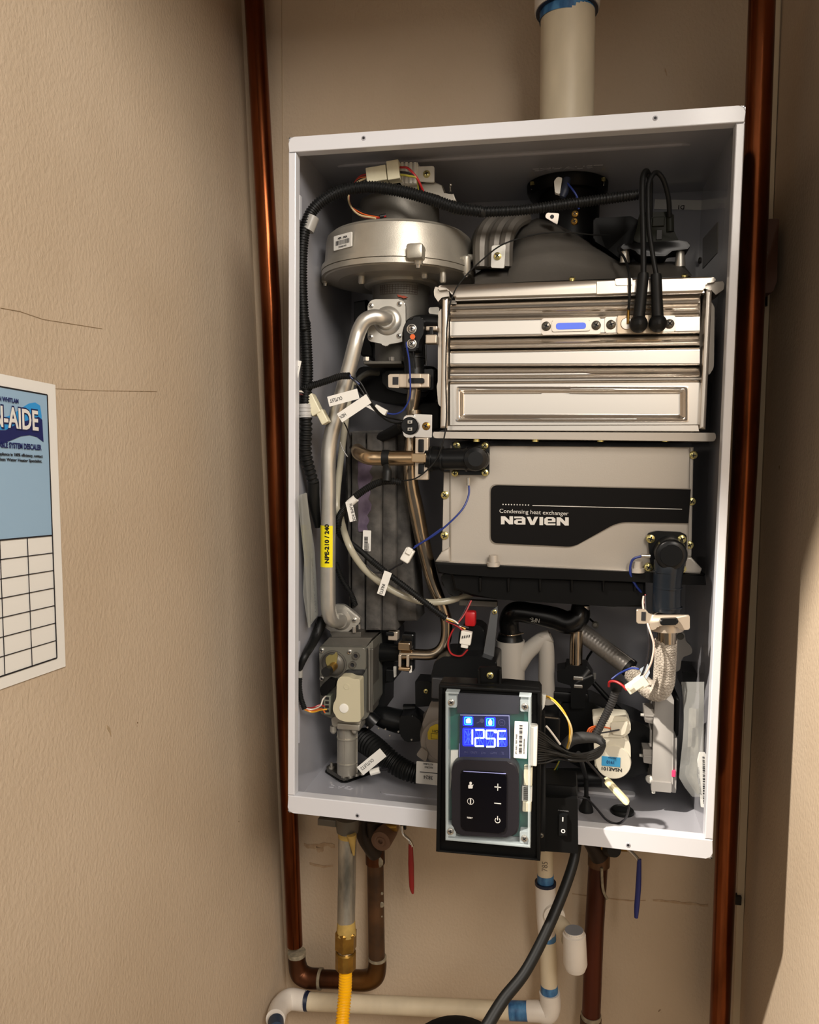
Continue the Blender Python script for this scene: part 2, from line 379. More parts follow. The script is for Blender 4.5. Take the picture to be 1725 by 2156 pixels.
# embossed words on the top and bottom panels
ta = PZ('B', 345, 455, zz); tb = PZ('B', 795, 435, zz)
text('EXHAUST', Vector((ta.x, ta.y + .004, zz)), (1, 0, 0), (0, -1, 0), .008, inner_m, t, 'embossed_word', sx=(tb.x - ta.x) / .052, ext=.0006)
ga = PZ('G', 635, 1755, e)
text('GAS', Vector((ga.x, ga.y, e)), (-1, 0, 0), (0, -1, 0), .0075, inner_m, t, 'embossed_word', sx=1.55, ext=.0006)
# recess with notice on the right side panel, warning film
q = [PX('B', X, Y, W_ - e - .0006) for X, Y in ((1380, 870), (1470, 768), (1466, 955), (1378, 1052))]
obj('embossed_notice', prism(B(), q, (.0005, 0, 0)), mat('warm_grey_film', '#77736a', .3), t, label='small grey notice on the right side panel')
c = PX('B', 1364, 1002, W_ - e); obj('panel_plug', lathe(B(), [(0, .004), (.0015, .0035), (.002, .0022)], c, (-1, 0, 0), 16), cast_m, t)
# clip on the left side
c = PX('A', 105, 825, .002); obj('cable_clip', box(B(), (e, c.y - .004, c.z - .013), (.0042, c.y + .003, c.z + .013), .0006), white_m, t)
# tag lying against the back panel, top right, printed D1 (upside down)
o_ = P('B', 1290, 700, D_ - .003); pl = plate(t, 'paper_tag', P('B', 1085, 690, D_ - .003), (1, 0, -.07), (.07, 0, 1), .066, .0115, .0004, paper_m, label='paper tag printed D1')
text('D1', P('B', 1272, 668, D_ - .0035), (-1, 0, .07), (-.07, 0, -1), .0048, ink_m, pl, 'tag_lettering', off=.03)
c = PZ('I', 1290, 1697, e); text('C', c, (1, 0, 0), (0, 1, 0), .004, mat('faint_grey_ink', '#8c8a92', .6), t, 'embossed_word')

# ------------------------------------------------------------------ pipes on the walls
def pxr(u, v, y, d): p = P('O', u, v, y); return p, M('O', p, d / 2)
def straight(name, pts, m, parent=None, seg=28, **k):
    a = [pxr(*q) for q in pts]; return obj(name, tube(B(), [x[0] for x in a], [x[1] for x in a], seg=seg, n=1), m, parent, **k)
t = thing('copper_pipe', 'aged copper pipe down the left wall, turning under the casing to the hot outlet', 'pipe', P('O', 620, 1960, .222))
straight('pipe', [(534, -30, .216, 42), (571, 650, .218, 41), (590, 1200, .22, 39), (621, 1990, .222, 33)], cop_m, t)
# elbow, horizontal run, elbow and riser
e1 = [P('J', X, Y, .222) for X, Y in ((322, 1400), (328, 1500), (355, 1590), (430, 1635), (540, 1642))]
r0 = M('J', e1[1], 80); obj('elbow', tube(B(), e1, [r0, r0, r0 * 1.12, r0 * 1.1, r0 * 1.08], seg=28), copD_m, t)
obj('solder_joint', T('J', [(322, 1395, .222), (324, 1430, .222)], 83, n=1, seg=24), sold_m, t)
obj('pipe', T('J', [(530, 1643, .222), (860, 1655, .222)], 78, n=1, seg=24), copD_m, t)
obj('solder_joint', T('J', [(528, 1642, .222), (552, 1644, .222)], 92, n=1, seg=24), sold_m, t)
obj('elbow', T('J', [(840, 1655, .222), (950, 1655, .222), (1030, 1615, .222), (1054, 1530, .222), (1055, 1450, .222)], [88, 90, 90, 84, 82], seg=28), mat('brass_tinted_copper', '#2e1d10', .4, .8, col2='#6b4820', vs_=13), t)
obj('solder_joint', T('J', [(1055, 1462, .222), (1055, 1440, .222)], 84, n=1, seg=24), sold_m, t)
obj('riser', T('J', [(1050, 1470, .222), (1036, 560, .222)], [75, 75], n=1, seg=24), iron_m, t)
bm = B()
for X, Y, a_, b_ in ((1085, 640, 9, 60), (1082, 900, 16, 60), (1078, 1000, 30, 70), (1082, 1110, 10, 25), (1050, 600, 55, 22)):
    c = P('J', X, Y, .2075); k = M('J', c, 1); R = 75 * k
    off = (c.x - P('J', 1045, Y, .222).x); dy = math.sqrt(max(0, R * R - off * off))
    lathe(bm, [(-.001, a_ * k), (.0002, a_ * .8 * k), (.0006, .2 * a_ * k)], (c.x, .222 - dy, c.z), (0, -1, 0), 9)
obj('solder_run', bm, sold_m, t, kind='stuff')
obj('coupling', T('J', [(1037, 590, .222), (1035, 460, .222)], 88, n=1, seg=24), copD_m, t)

t = thing('copper_pipe', 'reddish copper pipe running down the right wall past the casing edge', 'pipe', P('O', 1512, 2156, .205))
straight('pipe', [(1606, -30, .10, 54), (1588, 500, .115, 54), (1567, 1000, .14, 51), (1540, 1500, .17, 46), (1514, 2200, .2, 40)], cop_m, t)

t = thing('copper_pipe', 'dark brown copper pipe dropping from the cold inlet valve with the blue lever', 'pipe', P('K', 1010, 1573, .215))
obj('pipe', T('K', [(1070, 400, .215), (1040, 900, .215), (1018, 1520, .215)], [69, 68, 66], n=1, seg=24), mat('red_brown_copper', '#33190f', .38, .6, col2='#552411', vs_=9, aniso=(1, 1, .4)), t)
obj('coupling', T('K', [(1075, 330, .215), (1073, 420, .215)], 78, n=1, seg=24), iron_m, t)
obj('solder_joint', T('K', [(1018, 1500, .215), (1016, 1560, .215)], 72, n=1, seg=24), sold_m, t)
obj('coupling', T('K', [(1016, 1530, .215), (1012, 1700, .215)], 76, n=1, seg=24), iron_m, t)
bm = B(); tube(bm, [P('K', X, Y, .2) for X, Y in ((1095, 440), (1100, 560), (1112, 620), (1135, 665))], .0018, n=4, seg=8)
obj('solder_run', bm, sold_m, t)

# vent above the casing
t = thing('vent_pipe', 'aged white plastic exhaust vent pipe rising from the casing top into a coupling', 'pipe', P('O', 1195, 250, .15))
a0 = pxr(1195, 262, .15, 109)[0]; a0.z = H_
a1, r1 = pxr(1196, 60, .15, 113); a2 = P('O', 1194, -60, .15)
obj('pipe', tube(B(), [a0, a1, a2], [r1] * 3, seg=40, n=1), pvc_m, t)
c0 = P('O', 1194, 25, .15); obj('coupling', lathe(B(), [(0, r1 * 1.02), (0, r1 * 1.18), (.004, r1 * 1.2), (.1, r1 * 1.2)], c0, (0, 0, 1), 40), pvcW_m, t)
obj('primer_band', lathe(B(), [(0, r1 * 1.008), (.022, r1 * 1.01)], c0 - Vector((0, 0, .0115)), (.06, 0, 1), 40, cap=False), cem_m, t)
obj('primer_ring', lathe(B(), [(-.0012, r1 * 1.01), (-.0012, r1 * 1.14), (.001, r1 * 1.14)], c0, (0, 0, 1), 40, cap=False), cemD_m, t)

# junction box on the right wall
t = thing('junction_box', 'brown metal junction box on the right wall beside the copper pipe', 'electrical box', P('N', 490, 500, .20))
bm = poly(B(), 'N', rnd([(420, 222), (580, 215), (572, 330), (562, 690), (530, 775), (400, 785)], 12), .185, .06, .001)
obj('box_body', bm, mat('brown_paint', '#5a3a2a', .55, .1), t); screw(t, 'N', 470, 476, .1845, 24, scr_m)
obj('cable_stub', T('N', [(458, 770, .215), (455, 880, .215)], 33, n=1), rub_m, t)
# plug in the wall, lower right
c = P('S', 815, 930, YW - .004)
obj('wall_plug', pbox(B(), 'S', 770, 885, 862, 975, YW - .008, .02, .001), mat('charred_black', '#23201a', .8, bump=.5, bs=200), None, 'charred black square plug in a hole beside the right copper pipe', 'plug')

# ------------------------------------------------------------------ gas line below the casing
t = thing('gas_line', 'galvanised gas nipple with brass union feeding a yellow corrugated hose', 'gas line', P('J', 740, 2053, .13))
obj('flange_wing', pbox(B(), 'J', 512, 200, 680, 260, .125, .02, .001), cast_m, t)
obj('flange', T('J', [(785, 175, .13), (785, 300, .13)], [112, 100], n=1, seg=24), cast_m, t)
obj('nipple', T('J', [(785, 290, .13), (772, 1120, .13)], [82, 80], n=1, seg=28), galv_m, t)
bm = T('J', [(784, 312, .13), (783, 355, .13)], 84, n=1, seg=24); tube(bm, [P('J', 820, 330, .118), P('J', 842, 520, .121)], [.006, .0012], n=1)
obj('pipe_dope', bm, tan_m, t)
obj('pipe_dope', T('J', [(774, 1110, .13), (772, 1235, .13)], [80, 90], n=1, seg=24), tan_m, t)
def hexnut(name, r, a, b, rp, m, par, seg=6):
    pa, pb = P(*((r,) + a)), P(*((r,) + b)); R = M(r, pa, rp); L = (pb - pa).length
    return obj(name, lathe(B(), [(0, R * .9), (L * .06, R), (L * .94, R), (L, R * .9)], pa, pb - pa, seg), m, par, ang=25)
hexnut('union_nut', 'J', (771, 1200, .13), (768, 1375, .13), 100, brass_m, t)
obj('union_neck', T('J', [(768, 1370, .13), (768, 1395, .13)], 74, n=1, seg=20), scr_m, t)
hexnut('union_nut', 'J', (768, 1390, .13), (767, 1545, .13), 96, brass_m, t, 12)
p1 = P('J', 768, 1500, .13); k = M('J', p1, 60)
obj('hose', T('J', [(768, 1530, .13), (762, 1750, .125), (745, 1950, .115), (725, 2200, .10)], [60, 62, 64, 66], corr=k * .42, depth=.13, seg=20), gasY_m, t)

# ------------------------------------------------------------------ hot outlet valve
t = thing('outlet_valve', 'dark isolation valve with brown cap and dangling red lever under the casing', 'valve', P('J', 1050, 300, .2))
obj('body', T('J', [(925, 170, .195), (930, 330, .195), (985, 440, .2), (1035, 500, .21)], [60, 68, 64, 70], seg=20), mat('dark_bronze', '#2b241f', .45, .6), t)
obj('body_upper', T('J', [(1040, 190, .2), (1040, 330, .2)], [105, 95], n=1, seg=20), mat('dark_bronze', '#2b241f'), t)
c = P('J', 1085, 395, .17); k = M('J', c, 1)
bm = lathe(B(), [(-.03, 90 * k), (-.004, 96 * k), (0, 90 * k), (.001, 60 * k), (.0002, 44 * k), (.001, 40 * k), (.001, 22 * k), (-.002, 18 * k)], c, (-.12, -1, -.05), 32)
obj('cap', bm, mat('brown_brass', '#6f5443', .5, .3), t)
obj('stem', T('J', [(1140, 265, .19), (1240, 262, .19)], 42, n=1), brass_m, t)
obj('stem_nut', T('J', [(1270, 262, .17), (1315, 262, .17)], 26, n=1, seg=6), rub_m, t)
hs = [(1275, 255, .165), (1290, 330, .163), (1345, 385, .16), (1372, 440, .16)]
obj('lever', T('J', hs, 17), scr_m, t)
obj('lever_sleeve', T('J', [(1358, 420, .16), (1362, 600, .16), (1368, 800, .16), (1378, 868, .16)], [20, 27, 24, 10], n=4), red_m, t, 'red dipped handle')
# cold inlet valve
t = thing('inlet_valve', 'dark isolation valve behind the switch box with a hanging blue lever', 'valve', P('K', 1080, 330, .2))
obj('body', T('K', [(985, 230, .2), (1040, 290, .205), (1080, 350, .21)], [42, 60, 72], seg=20), mat('dark_bronze', '#2b241f'), t)
obj('cap', T('K', [(1150, 300, .19), (1185, 310, .17)], [55, 50], n=1, seg=20), rub_m, t)
obj('stem', T('K', [(1100, 290, .19), (1300, 300, .17)], 22, n=1), brass_m, t)
obj('lever', T('K', [(1285, 300, .165), (1330, 345, .16), (1370, 390, .155)], 15), scr_m, t)
obj('lever_sleeve', T('K', [(1368, 375, .155), (1362, 560, .155), (1350, 720, .155), (1345, 800, .155)], [15, 20, 19, 14], n=4), blue_m, t, 'blue dipped handle')

# ------------------------------------------------------------------ condensate drain in plastic pipe
t = thing('drain_pipe', 'yellowed white plastic condensate drain with tee, blue primer rings and side stub', 'pipe', P('K', 700, 1500, .2))
yd = .2
obj('pipe', T('K', [(684, 250, yd), (686, 560, yd)], 58, n=1, seg=24), pvc_m, t)
text('785', P('K', 700, 470, yd - .0169), (0, 0, 1), (-1, 0, 0), .0072, mat('faded_ink', '#6d6355', .6), t, 'printed_number', sx=.9)
obj('primer_ring', T('K', [(686, 485, yd), (686, 556, yd)], 60, n=1, seg=24), cem_m, t)
obj('tee', T('K', [(686, 545, yd), (688, 700, yd), (694, 900, yd), (702, 935, yd)], [74, 72, 64, 62], n=2, seg=24), pvcW_m, t)
obj('primer_ring', T('K', [(686, 540, yd), (686, 560, yd)], 77, n=1, seg=24), cemD_m, t)
obj('primer_ring', T('K', [(702, 915, yd), (704, 985, yd)], 60, n=1, seg=24), cem_m, t)
obj('pipe', T('K', [(703, 960, yd), (714, 1330, yd)], 61, n=1, seg=24), pvc_m, t)
obj('primer_ring', T('K', [(713, 1285, yd), (714, 1345, yd)], 62, n=1, seg=24), cem_m, t)
obj('elbow', T('K', [(716, 1340, yd), (722, 1440, yd), (700, 1490, yd), (640, 1480, yd), (555, 1478, yd)], [75, 75, 76, 72, 70], seg=24), pvcW_m, t)
obj('primer_ring', T('K', [(558, 1480, yd), (425, 1475, yd)], 66, n=1, seg=24), cem_m, t)
obj('pipe', T('K', [(560, 1482, yd), ('J', 400, 1846, yd)], [62, 62], n=1, seg=24), pvc_m, t)
obj('primer_ring', T('J', [(435, 1847, yd), (398, 1842, yd)], [80, 86], n=1, seg=24), cemD_m, t)
obj('elbow', T('J', [(408, 1844, yd), (260, 1830, yd), (170, 1900, yd - .02), (130, 2010, yd - .05)], [86, 92, 90, 88], seg=24), pvcW_m, t)
obj('primer_ring', T('J', [(134, 2030, yd - .06), (136, 2110, yd - .08)], 72, n=1, seg=24), mat('slate_primer', '#27394f', .5), t)
# branch with open stub
obj('branch', T('K', [(720, 790, yd), (790, 850, yd - .02), (860, 950, yd - .045)], [50, 62, 66], seg=24), pvc_m, t)
obj('branch_rim', T('K', [(748, 760, yd - .008), (752, 790, yd - .016)], 76, n=1, seg=24), pvcW_m, t)
c = P('K', 895, 915, yd - .06); R = M('K', c, 82); z2 = P('K', 905, 1190, yd - .06)
bm = lathe(B(), [(-.004, R * .5), (-.004, R * .82), (0, R * .86), (.001, R * 1.0), ((z2 - c).length * .8, R * 1.05), ((z2 - c).length * .95, R * .85), ((z2 - c).length, R * .3)], c, z2 - c, 28, cap=True)
obj('stub', bm, pvcW_m, t, 'open topped white stub')
obj('stub_bore', lathe(B(), [(-.0043, R * .1), (-.0045, R * .8), (-.002, R * .84)], c, z2 - c, 24), mat('grey_blue_bore', '#7f8288', .5), t)

# power cord
t = obj('power_cord', T('O', [(1218, 1755, .05), (1205, 1825, .03), (1165, 1930, .0), (1110, 2040, -.03), (1060, 2105, -.05), (1020, 2170, -.07)], [10, 11, 11.5, 12, 13, 14], seg=14), rub_m, None, 'thick black power cord hanging diagonally from the switch box', 'cord')
t = thing('round_lid', 'black rounded lid with a pale ring at the bottom edge of the picture', 'lid', P('O', 955, 2170, .02))
c = P('O', 962, 2215, .02); k = M('O', c, 1)
obj('rim', lathe(B(), [(-.004, 112 * k), (0, 118 * k), (.005, 116 * k), (.008, 100 * k), (.008, 80 * k), (.002, 78 * k)], c + Vector((0, 0, -.020)), (0, -.25, 1), 40, cap=False), satin_m, t)
obj('inset', lathe(B(), [(0, 82 * k), (.004, 80 * k), (.006, 60 * k), (.007, 1 * k)], c + Vector((0, 0, -.022)), (0, -.25, 1), 40), mat('beige_plastic', '#a99f8f', .5), t)

# ------------------------------------------------------------------ poster on the left wall
def wl(X, Y, off=.0015):
    # intersect the sight line with the leaning left wall
    n = (cl1 - cl0).cross(Vector((0, 1, 0))).normalized(); d = ray('L', X, Y); s = (cl0 - CAM).dot(n) / d.dot(n)
    p = CAM + d * s; return p + (Vector((off, 0, 0)))
A0, A1, A2 = wl(300, 163), wl(335, 1100), wl(365, 1918)
zdir = (A0 - A2).normalized(); nrm = Vector((0, 1, 0)).cross(zdir).normalized(); ydir = zdir.cross(nrm); 
if ydir.y < 0: ydir = -ydir
if nrm.x < 0: nrm = -nrm
Ht = (A0 - A2).length; s_ = Ht
def pw(a, b, o=0): return A2 + ydir * a + zdir * b + nrm * o      # a: along wall (0 = right border line), b: up
t = thing('service_poster', 'blue and white descaler service record poster taped on the left wall', 'poster', pw(-.1, 0))
Wd = .2
def sheet_(name, a0, b0, a1, b1, o, m, th=.0003):
    return obj(name, prism(B(), [pw(a0, b0, o), pw(a1, b0, o), pw(a1, b1, o), pw(a0, b1, o)], nrm * -th), m, t)
mg = Ht * .045
sheet_('backing_sheet', -Wd, -mg, mg * 1.2, Ht + mg, 0, paper_m)
hb = (A1 - A2).length
sheet_('blue_panel', -Wd, hb, 0, Ht, .0004, mat('pale_blue_print', '#8fadc6', .5))
bm = B(); lw = .0011
def ln(a0, b0, a1, b1, w_=lw):
    if a0 == a1: prism(bm, [pw(a0 - w_ / 2, b0, .0008), pw(a0 + w_ / 2, b0, .0008), pw(a0 + w_ / 2, b1, .0008), pw(a0 - w_ / 2, b1, .0008)], nrm * -.0003)
    else: prism(bm, [pw(a0, b0 - w_ / 2, .0008), pw(a1, b0 - w_ / 2, .0008), pw(a1, b0 + w_ / 2, .0008), pw(a0, b0 + w_ / 2, .0008)], nrm * -.0003)
ln(0, 0, 0, Ht); ln(-Wd, 0, 0, 0); ln(-Wd, Ht, 0, Ht); ln(-Wd, hb, 0, hb)
cw = ydir.dot(A1 - wl(168, 1140)); 
for i in range(1, 4): ln(-cw * i, 0, -cw * i, hb, lw * .6)
for i in range(1, 7): ln(-Wd, hb * i / 7, 0, hb * i / 7, lw * .6)
obj('table_lines', bm, ink_m, t)
navy = mat('navy_print', '#141d57', .5); azure = mat('azure_print', '#2f8fd0', .5)
def pr(X, Y, o): # point on the poster from the photograph
    p = wl(X, Y, 0); return A2 + ydir * (p - A2).dot(ydir) + zdir * (p - A2).dot(zdir) + nrm * o
wave = [(-60, 330), (60, 300), (130, 250), (180, 220), (220, 215), (252, 235), (262, 300), (262, 380), (-60, 400)]
obj('wave_print', prism(B(), [pr(a, b, .0007) for a, b in wave], nrm * -.0002), azure, t)
wave = [(-60, 400), (20, 400), (90, 360), (180, 330), (240, 310), (264, 330), (273, 478), (230, 445), (180, 432), (120, 440), (60, 465), (0, 488), (-60, 500)]
obj('wave_print', prism(B(), [pr(a, b, .001) for a, b in wave], nrm * -.0002), navy, t)
yw = ydir
def ptext(s, X, Y, X2, Y2, capz, m, o=.0013, off=0.):
    """text ending at X,Y ... right aligned, condensed to the width between the two points"""
    p = pr(X, Y, o); q = pr(X2, Y2, o); cap = (pr(X, Y - capz, o) - p).length
    ob = text(s, p, yw, zdir, cap, m, t, 'printed_text', 'RIGHT', off=off)
    wd = ob.dimensions.y; sc = (p - q).length / max(wd, 1e-6)
    for v in ob.data.vertices:
        g = v.co + ob.location + WL[t.name]; a = (g - p).dot(yw); v.co += yw * (a * sc - a)
ptext('N-AIDE', 236, 403, -70, 395, 132, mat('navy_outline', '#10174a', .5), .0012, .09)
ptext('N-AIDE', 236, 401, -70, 393, 128, inkW_m, .0016, .03)
ptext('JOHNSON WHITLAM', 104, 221, -130, 212, 28, navy, off=.04)
ptext('FLUSHABLE SYSTEM DESCALER', 256, 532, -110, 545, 34, navy, off=.04)
ptext('To keep your appliance in 100% efficiency, contact', 265, 582, -170, 600, 18, ink_m, off=.03)
ptext('your Tankless Water Heater Specialist.', 262, 615, -130, 632, 18, ink_m, off=.03)

# cracks and water stains on the plaster
stain_m = mat('brown_water_stain', '#9c8164', .8, col2='#b09a7e', vs_=90)
WB = bpy.data.objects['wall_back']; WLf = bpy.data.objects['wall_left']; crack_m = mat('crack_shadow', '#a08c70', .8)
def blot(px, r_, jit, par, m, y=YW, n=3):
    rr = random.Random(len(px) * 7 + int(px[0][0])); a = []; b = []
    for i in range(len(px) - 1):
        for k in range(n):
            f = k / n; X = px[i][0] * (1 - f) + px[i + 1][0] * f; Y = px[i][1] * (1 - f) + px[i + 1][1] * f
            a.append((X, Y - r_ * rr.uniform(1 - jit, 1 + jit))); b.append((X + .3, Y + r_ * rr.uniform(1 - jit, 1 + jit)))
    return obj('stain', prism(B(), [P('O', u, v, y - .0006) for u, v in a + b[::-1]], (0, .0006, 0)), m, par)
blot([(640, 1779), (662, 1783), (690, 1778), (712, 1782)], 4, .6, WB, stain_m); blot([(652, 1818), (680, 1824), (712, 1822)], 2.5, .8, WB, stain_m); blot([(666, 1786), (675, 1790), (684, 1785)], 5, .5, WB, stain_m)
blot([(1375, 1896), (1420, 1899), (1470, 1905), (1502, 1907)], 2.2, .7, WB, stain_m); blot([(1205, 1882), (1260, 1890), (1330, 1897), (1375, 1896)], .9, .5, WB, stain_m)
blot([(1400, 146), (1403, 152), (1406, 160)], 5, .5, WB, stain_m); blot([(586, 140), (590, 152)], 5, .4, WB, crack_m)
def wcrack(px, wd):
    n = nrm; pts = []
    for s in (1, -1):
        q = [wl(*(((u) * 3.171, (v - 780) * 3.171))) for u, v in px]
        q = [p + zdir * (wd * s * (.4 + .6 * random.random())) + nrm * -.0009 for p in q]; pts += q if s == 1 else q[::-1]
    return obj('crack', prism(B(), pts, nrm * -.0009), crack_m, WLf)
wcrack([(0, 648), (40, 655), (90, 672), (140, 680), (215, 692)], .00025)
wcrack([(0, 812), (60, 812), (120, 818), (200, 822), (330, 824)], .00015)
wcrack([(225, 1530), (231, 1540), (233, 1546)], .0035)
# ------------------------------------------------------------------ blower fan
yc = .112
c0 = P('A', 850, 1100, yc); fx = P('O', 840, 530, yc).x; cf = Vector((fx, yc, 0))
t = thing('blower_fan', 'cast aluminium round blower fan with barcode sticker at the upper left of the casing', 'fan', Vector((fx, yc, P('A', 870, 1400, yc).z)))
Rf = .0865; zT = P('A', 870, 893, yc - Rf * .92).z; zF1 = P('A', 870, 1125, yc - Rf).z; zF0 = P('A', 870, 1212, yc - Rf).z
prof = [(zF0 - .004, Rf * .80), (zF0 - .001, Rf * .97), (zF0, Rf * .985), (zF0 + .0001, Rf * 1.02), ((zF0 + zF1) / 2 - .0004, Rf * 1.02), ((zF0 + zF1) / 2, Rf * 1.0), ((zF0 + zF1) / 2 + .0004, Rf * 1.025), (zF1, Rf * 1.02), (zF1 + .0008, Rf * .985), (zT - .008, Rf * .96), (zT - .003, Rf * .95), (zT - .0015, Rf * .93), (zT - .001, Rf * .91), (zT + .001, Rf * .895), (zT + .002, Rf * .86), (zT + .003, Rf * .5)]
obj('volute', lathe(B(), prof, cf, AZ, 72), alu_m, t)
und_ = obj('underside', lathe(B(), [(zF0 - .003, Rf * .35), (zF0 - .003, Rf * .80), (zF0 - .002, Rf * .9), (zF0 - .001, Rf * .95)], cf, AZ, 60), cast_m, t)
for ang in (-176, -64, -20):
    a = math.radians(ang); c = cf + Vector((math.cos(a) * Rf * 1.01, math.sin(a) * Rf * 1.01, 0))
    if ang == -176: c.x = max(c.x, .0062)
    obj('bolt_ear', lathe(B(), [(zF0 - .002, .0036), (zF0, .0050), (zF1 + .004, .0050), (zF1 + .0055, .004)], c, AZ, 14), alu_m, t)
    obj('bolt', lathe(B(), [(zF0 - .005, .0022), (zF0 - .002, .003)], c, AZ, 10), scr_m, t)
a = math.radians(-70); c = cf + Vector((math.cos(a) * Rf, math.sin(a) * Rf, 0))
obj('lug', pbox(B(), 'A', 878, 1070, 1000, 1185, c.y - .010, .02, .003), alu_m, t)
# motor above the disc
zM = P('A', 850, 690, yc - .04).z
obj('motor_housing', lathe(B(), [(zT, .0485), (zT + .002, .0470), (zM - .006, .0455), (zM - .002, .0445), (zM, .041)], cf, AZ, 48), cast_m, t)
obj('motor_cap', lathe(B(), [(zM, .036), (zM + .010, .036), (zM + .0115, .034)], cf + Vector((.012, 0, 0)), AZ, 40), black_m, t)
obj('motor_frame', poly(B(), 'A', [(1090, 630), (1145, 655), (1150, 720), (1225, 715), (1245, 770), (1180, 770), (1120, 720), (1000, 690), (800, 680), (800, 655)], yc - .04, .05, .001), alu_m, t)
obj('mount_post', T('A', [(1200, 645, yc - .02), (1203, 705, yc - .02)], 9, n=1), scr_m, t); screw(t, 'A', 1205, 650, yc - .025, 12, scr_m, 'bolt', (0, -.3, 1))
obj('terminal_block', pbox(B(), 'A', 835, 490, 965, 635, yc - .05, .03, .001), whiteP_m, t)
for i in range(4): obj('terminal_fin', pbox(B(), 'A', 842 + i * 31, 486, 860 + i * 31, 640, yc - .052, .004, .0004), whiteP_m, t)
obj('terminal_ear', poly(B(), 'A', rnd([(960, 520), (1085, 515), (1085, 632), (965, 625)], 14), yc - .047, .003, .0004), whiteP_m, t)
screw(t, 'A', 1030, 574, yc - .0475, 27)
# mounting ring below, mixer tube
zr1 = P('A', 800, 1272, yc - .043).z; zr0 = P('A', 800, 1345, yc - .043).z; cm = Vector((P('A', 845, 1400, yc).x, yc, 0))
obj('neck_ring', lathe(B(), [(zr0, .030), (zr0, .040), (zr0 + .0015, .0425), (zr1 - .0015, .0425), (zr1, .041), (zr1 + .01, .036)], cm, AZ, 40), alu_m, t)
for X, Y in ((557, 1340), (1015, 1300), (1148, 1330)):
    obj('neck_bolt', T('A', [(X, Y - 45, yc - .045), (X, Y + 25, yc - .045), (X, Y + 35, yc - .045)], [24, 24, 17], n=1, seg=10), alu_m, t)
# label
def onarc(ang, z, rr): return cf + Vector((math.cos(ang) * rr, math.sin(ang) * rr, z))
sa = -2.14; sx_, sy_ = Vector((-math.sin(sa), math.cos(sa), 0)), Vector((0, 0, 1))
o_ = P('A', 416, 1108, .04)
hitz = P('A', 416, 1108, yc - Rf * math.sin(2.14)).z
o_ = onarc(sa, P('A', 515, 1110, yc + math.sin(sa) * Rf).z, Rf * .988) - sx_ * .0145
pl = plate(t, 'barcode_sticker', o_, sx_, sy_, .029, .0152, .0012, paper_m, .0012)
nd = sx_.cross(sy_)
text('NPE - 240A', o_ + sx_ * .0145 + sy_ * .0105 + nd * .0001, sx_, sy_, .0022, ink_m, pl, 'sticker_text', 'CENTER', off=.05)
barcode(pl, o_ + sx_ * .003 + sy_ * .0045 + nd * .0001, sx_, sy_, .023, .0048)
text('3300083401', o_ + sx_ * .0145 + sy_ * .0015 + nd * .0001, sx_, sy_, .0019, ink_m, pl, 'sticker_text', 'CENTER')

# white plug and wires above the fan
t = thing('wire_plug', 'cream plug joining red, black and yellow wires above the blower fan', 'connector', P('A', 720, 630, .045))
xd, zd = rotd(6)
c = P('A', 672, 585, .048); k = M('A', c, 1)
obj('socket', obox(B(), c, xd, AY, zd, 150 * k, .012, 108 * k, .0009), cream_m, t)
c2 = P('A', 795, 558, .048)
obj('plug_body', obox(B(), c2, xd, AY, zd, 90 * k, .014, 135 * k, .0009), cream_m, t)
for m, dy, rr in ((redw_m, -8, 6), (orw_m, 14, 5), (ink_m, 28, 5)):
    obj('wire', T('A', [(600, 580 + dy, .05), (540, 600 + dy * .5, .052), (495, 660, .06), (466, 740, .062), (480, 800, .06), (560, 875 - dy, .052), (680, 890 - dy * .3, .045), (735, 880, .043)], rr, n=5, seg=6), m, t)
obj('wire', T('A', [(600, 600, .05), (520, 640, .052), (465, 720, .058), (475, 800, .058), (540, 870, .05), (660, 895, .043)], 7, n=5, seg=6), mat('cream_wire', '#c9b48c', .4), t)
obj('wire_sleeve', T('A', [(690, 884, .043), (735, 876, .045)], 15, n=1), rub_m, t)
for m, Y0, X1, rr in ((redw_m, 525, 1005, 9), (ink_m, 560, 985, 8), (mat('olive_wire', '#9a9234', .4), 580, 970, 8)):
    obj('wire', T('A', [(840, Y0, .046), (895, Y0 + 8, .04), (960, 605, .04), (X1, 700, .05)], rr, n=6, seg=8), m, t)

# ------------------------------------------------------------------ mixer (venturi) below the fan
t = thing('air_mixer', 'dark cast air mixer cylinder with a printed grid below the blower fan', 'mixer', cm + Vector((0, 0, P('C', 900, 720, yc).z)))
obj('cylinder', tube(B(), [cm + Vector((0, 0, zr0)), cm + Vector((0, 0, P('C', 900, 200, yc - .03).z)), cm + Vector((0, 0, P('C', 900, 690, yc - .03).z))], [.034, .031, .029], seg=36, n=1), cast_m, t)
bm = B(); k0 = math.radians(-90)
z1, z0 = P('A', 800, 1375, yc - .033).z, P('A', 800, 1440, yc - .033).z
for i in range(15):
    a = math.radians(-122 + i * 5.5); p = cm + Vector((math.cos(a) * .0338, math.sin(a) * .0338, (z0 + z1) / 2)); x = Vector((-math.sin(a), math.cos(a), 0)); obox(bm, p, x, x.cross(AZ), AZ, .0003, .0003, z1 - z0)
for j in range(5):
    z = z0 + (z1 - z0) * j / 4
    for i in range(14):
        a = math.radians(-119 + i * 5.5); p = cm + Vector((math.cos(a) * .0338, math.sin(a) * .0338, z)); x = Vector((-math.sin(a), math.cos(a), 0)); obox(bm, p, x, x.cross(AZ), AZ, .0033, .0003, .0003)
obj('printed_grid', bm, mat('sepia_ink', '#3a2a20', .6), t, kind='stuff')
obj('red_arrow', prism(B(), [P('C', a, b, yc - .0335) for a, b in ((1018, 85), (1075, 100), (1075, 92), (1115, 112), (1075, 122), (1072, 115), (1030, 108))], (0, .002, 0)), mat('faded_red', '#a0432a', .5), t)
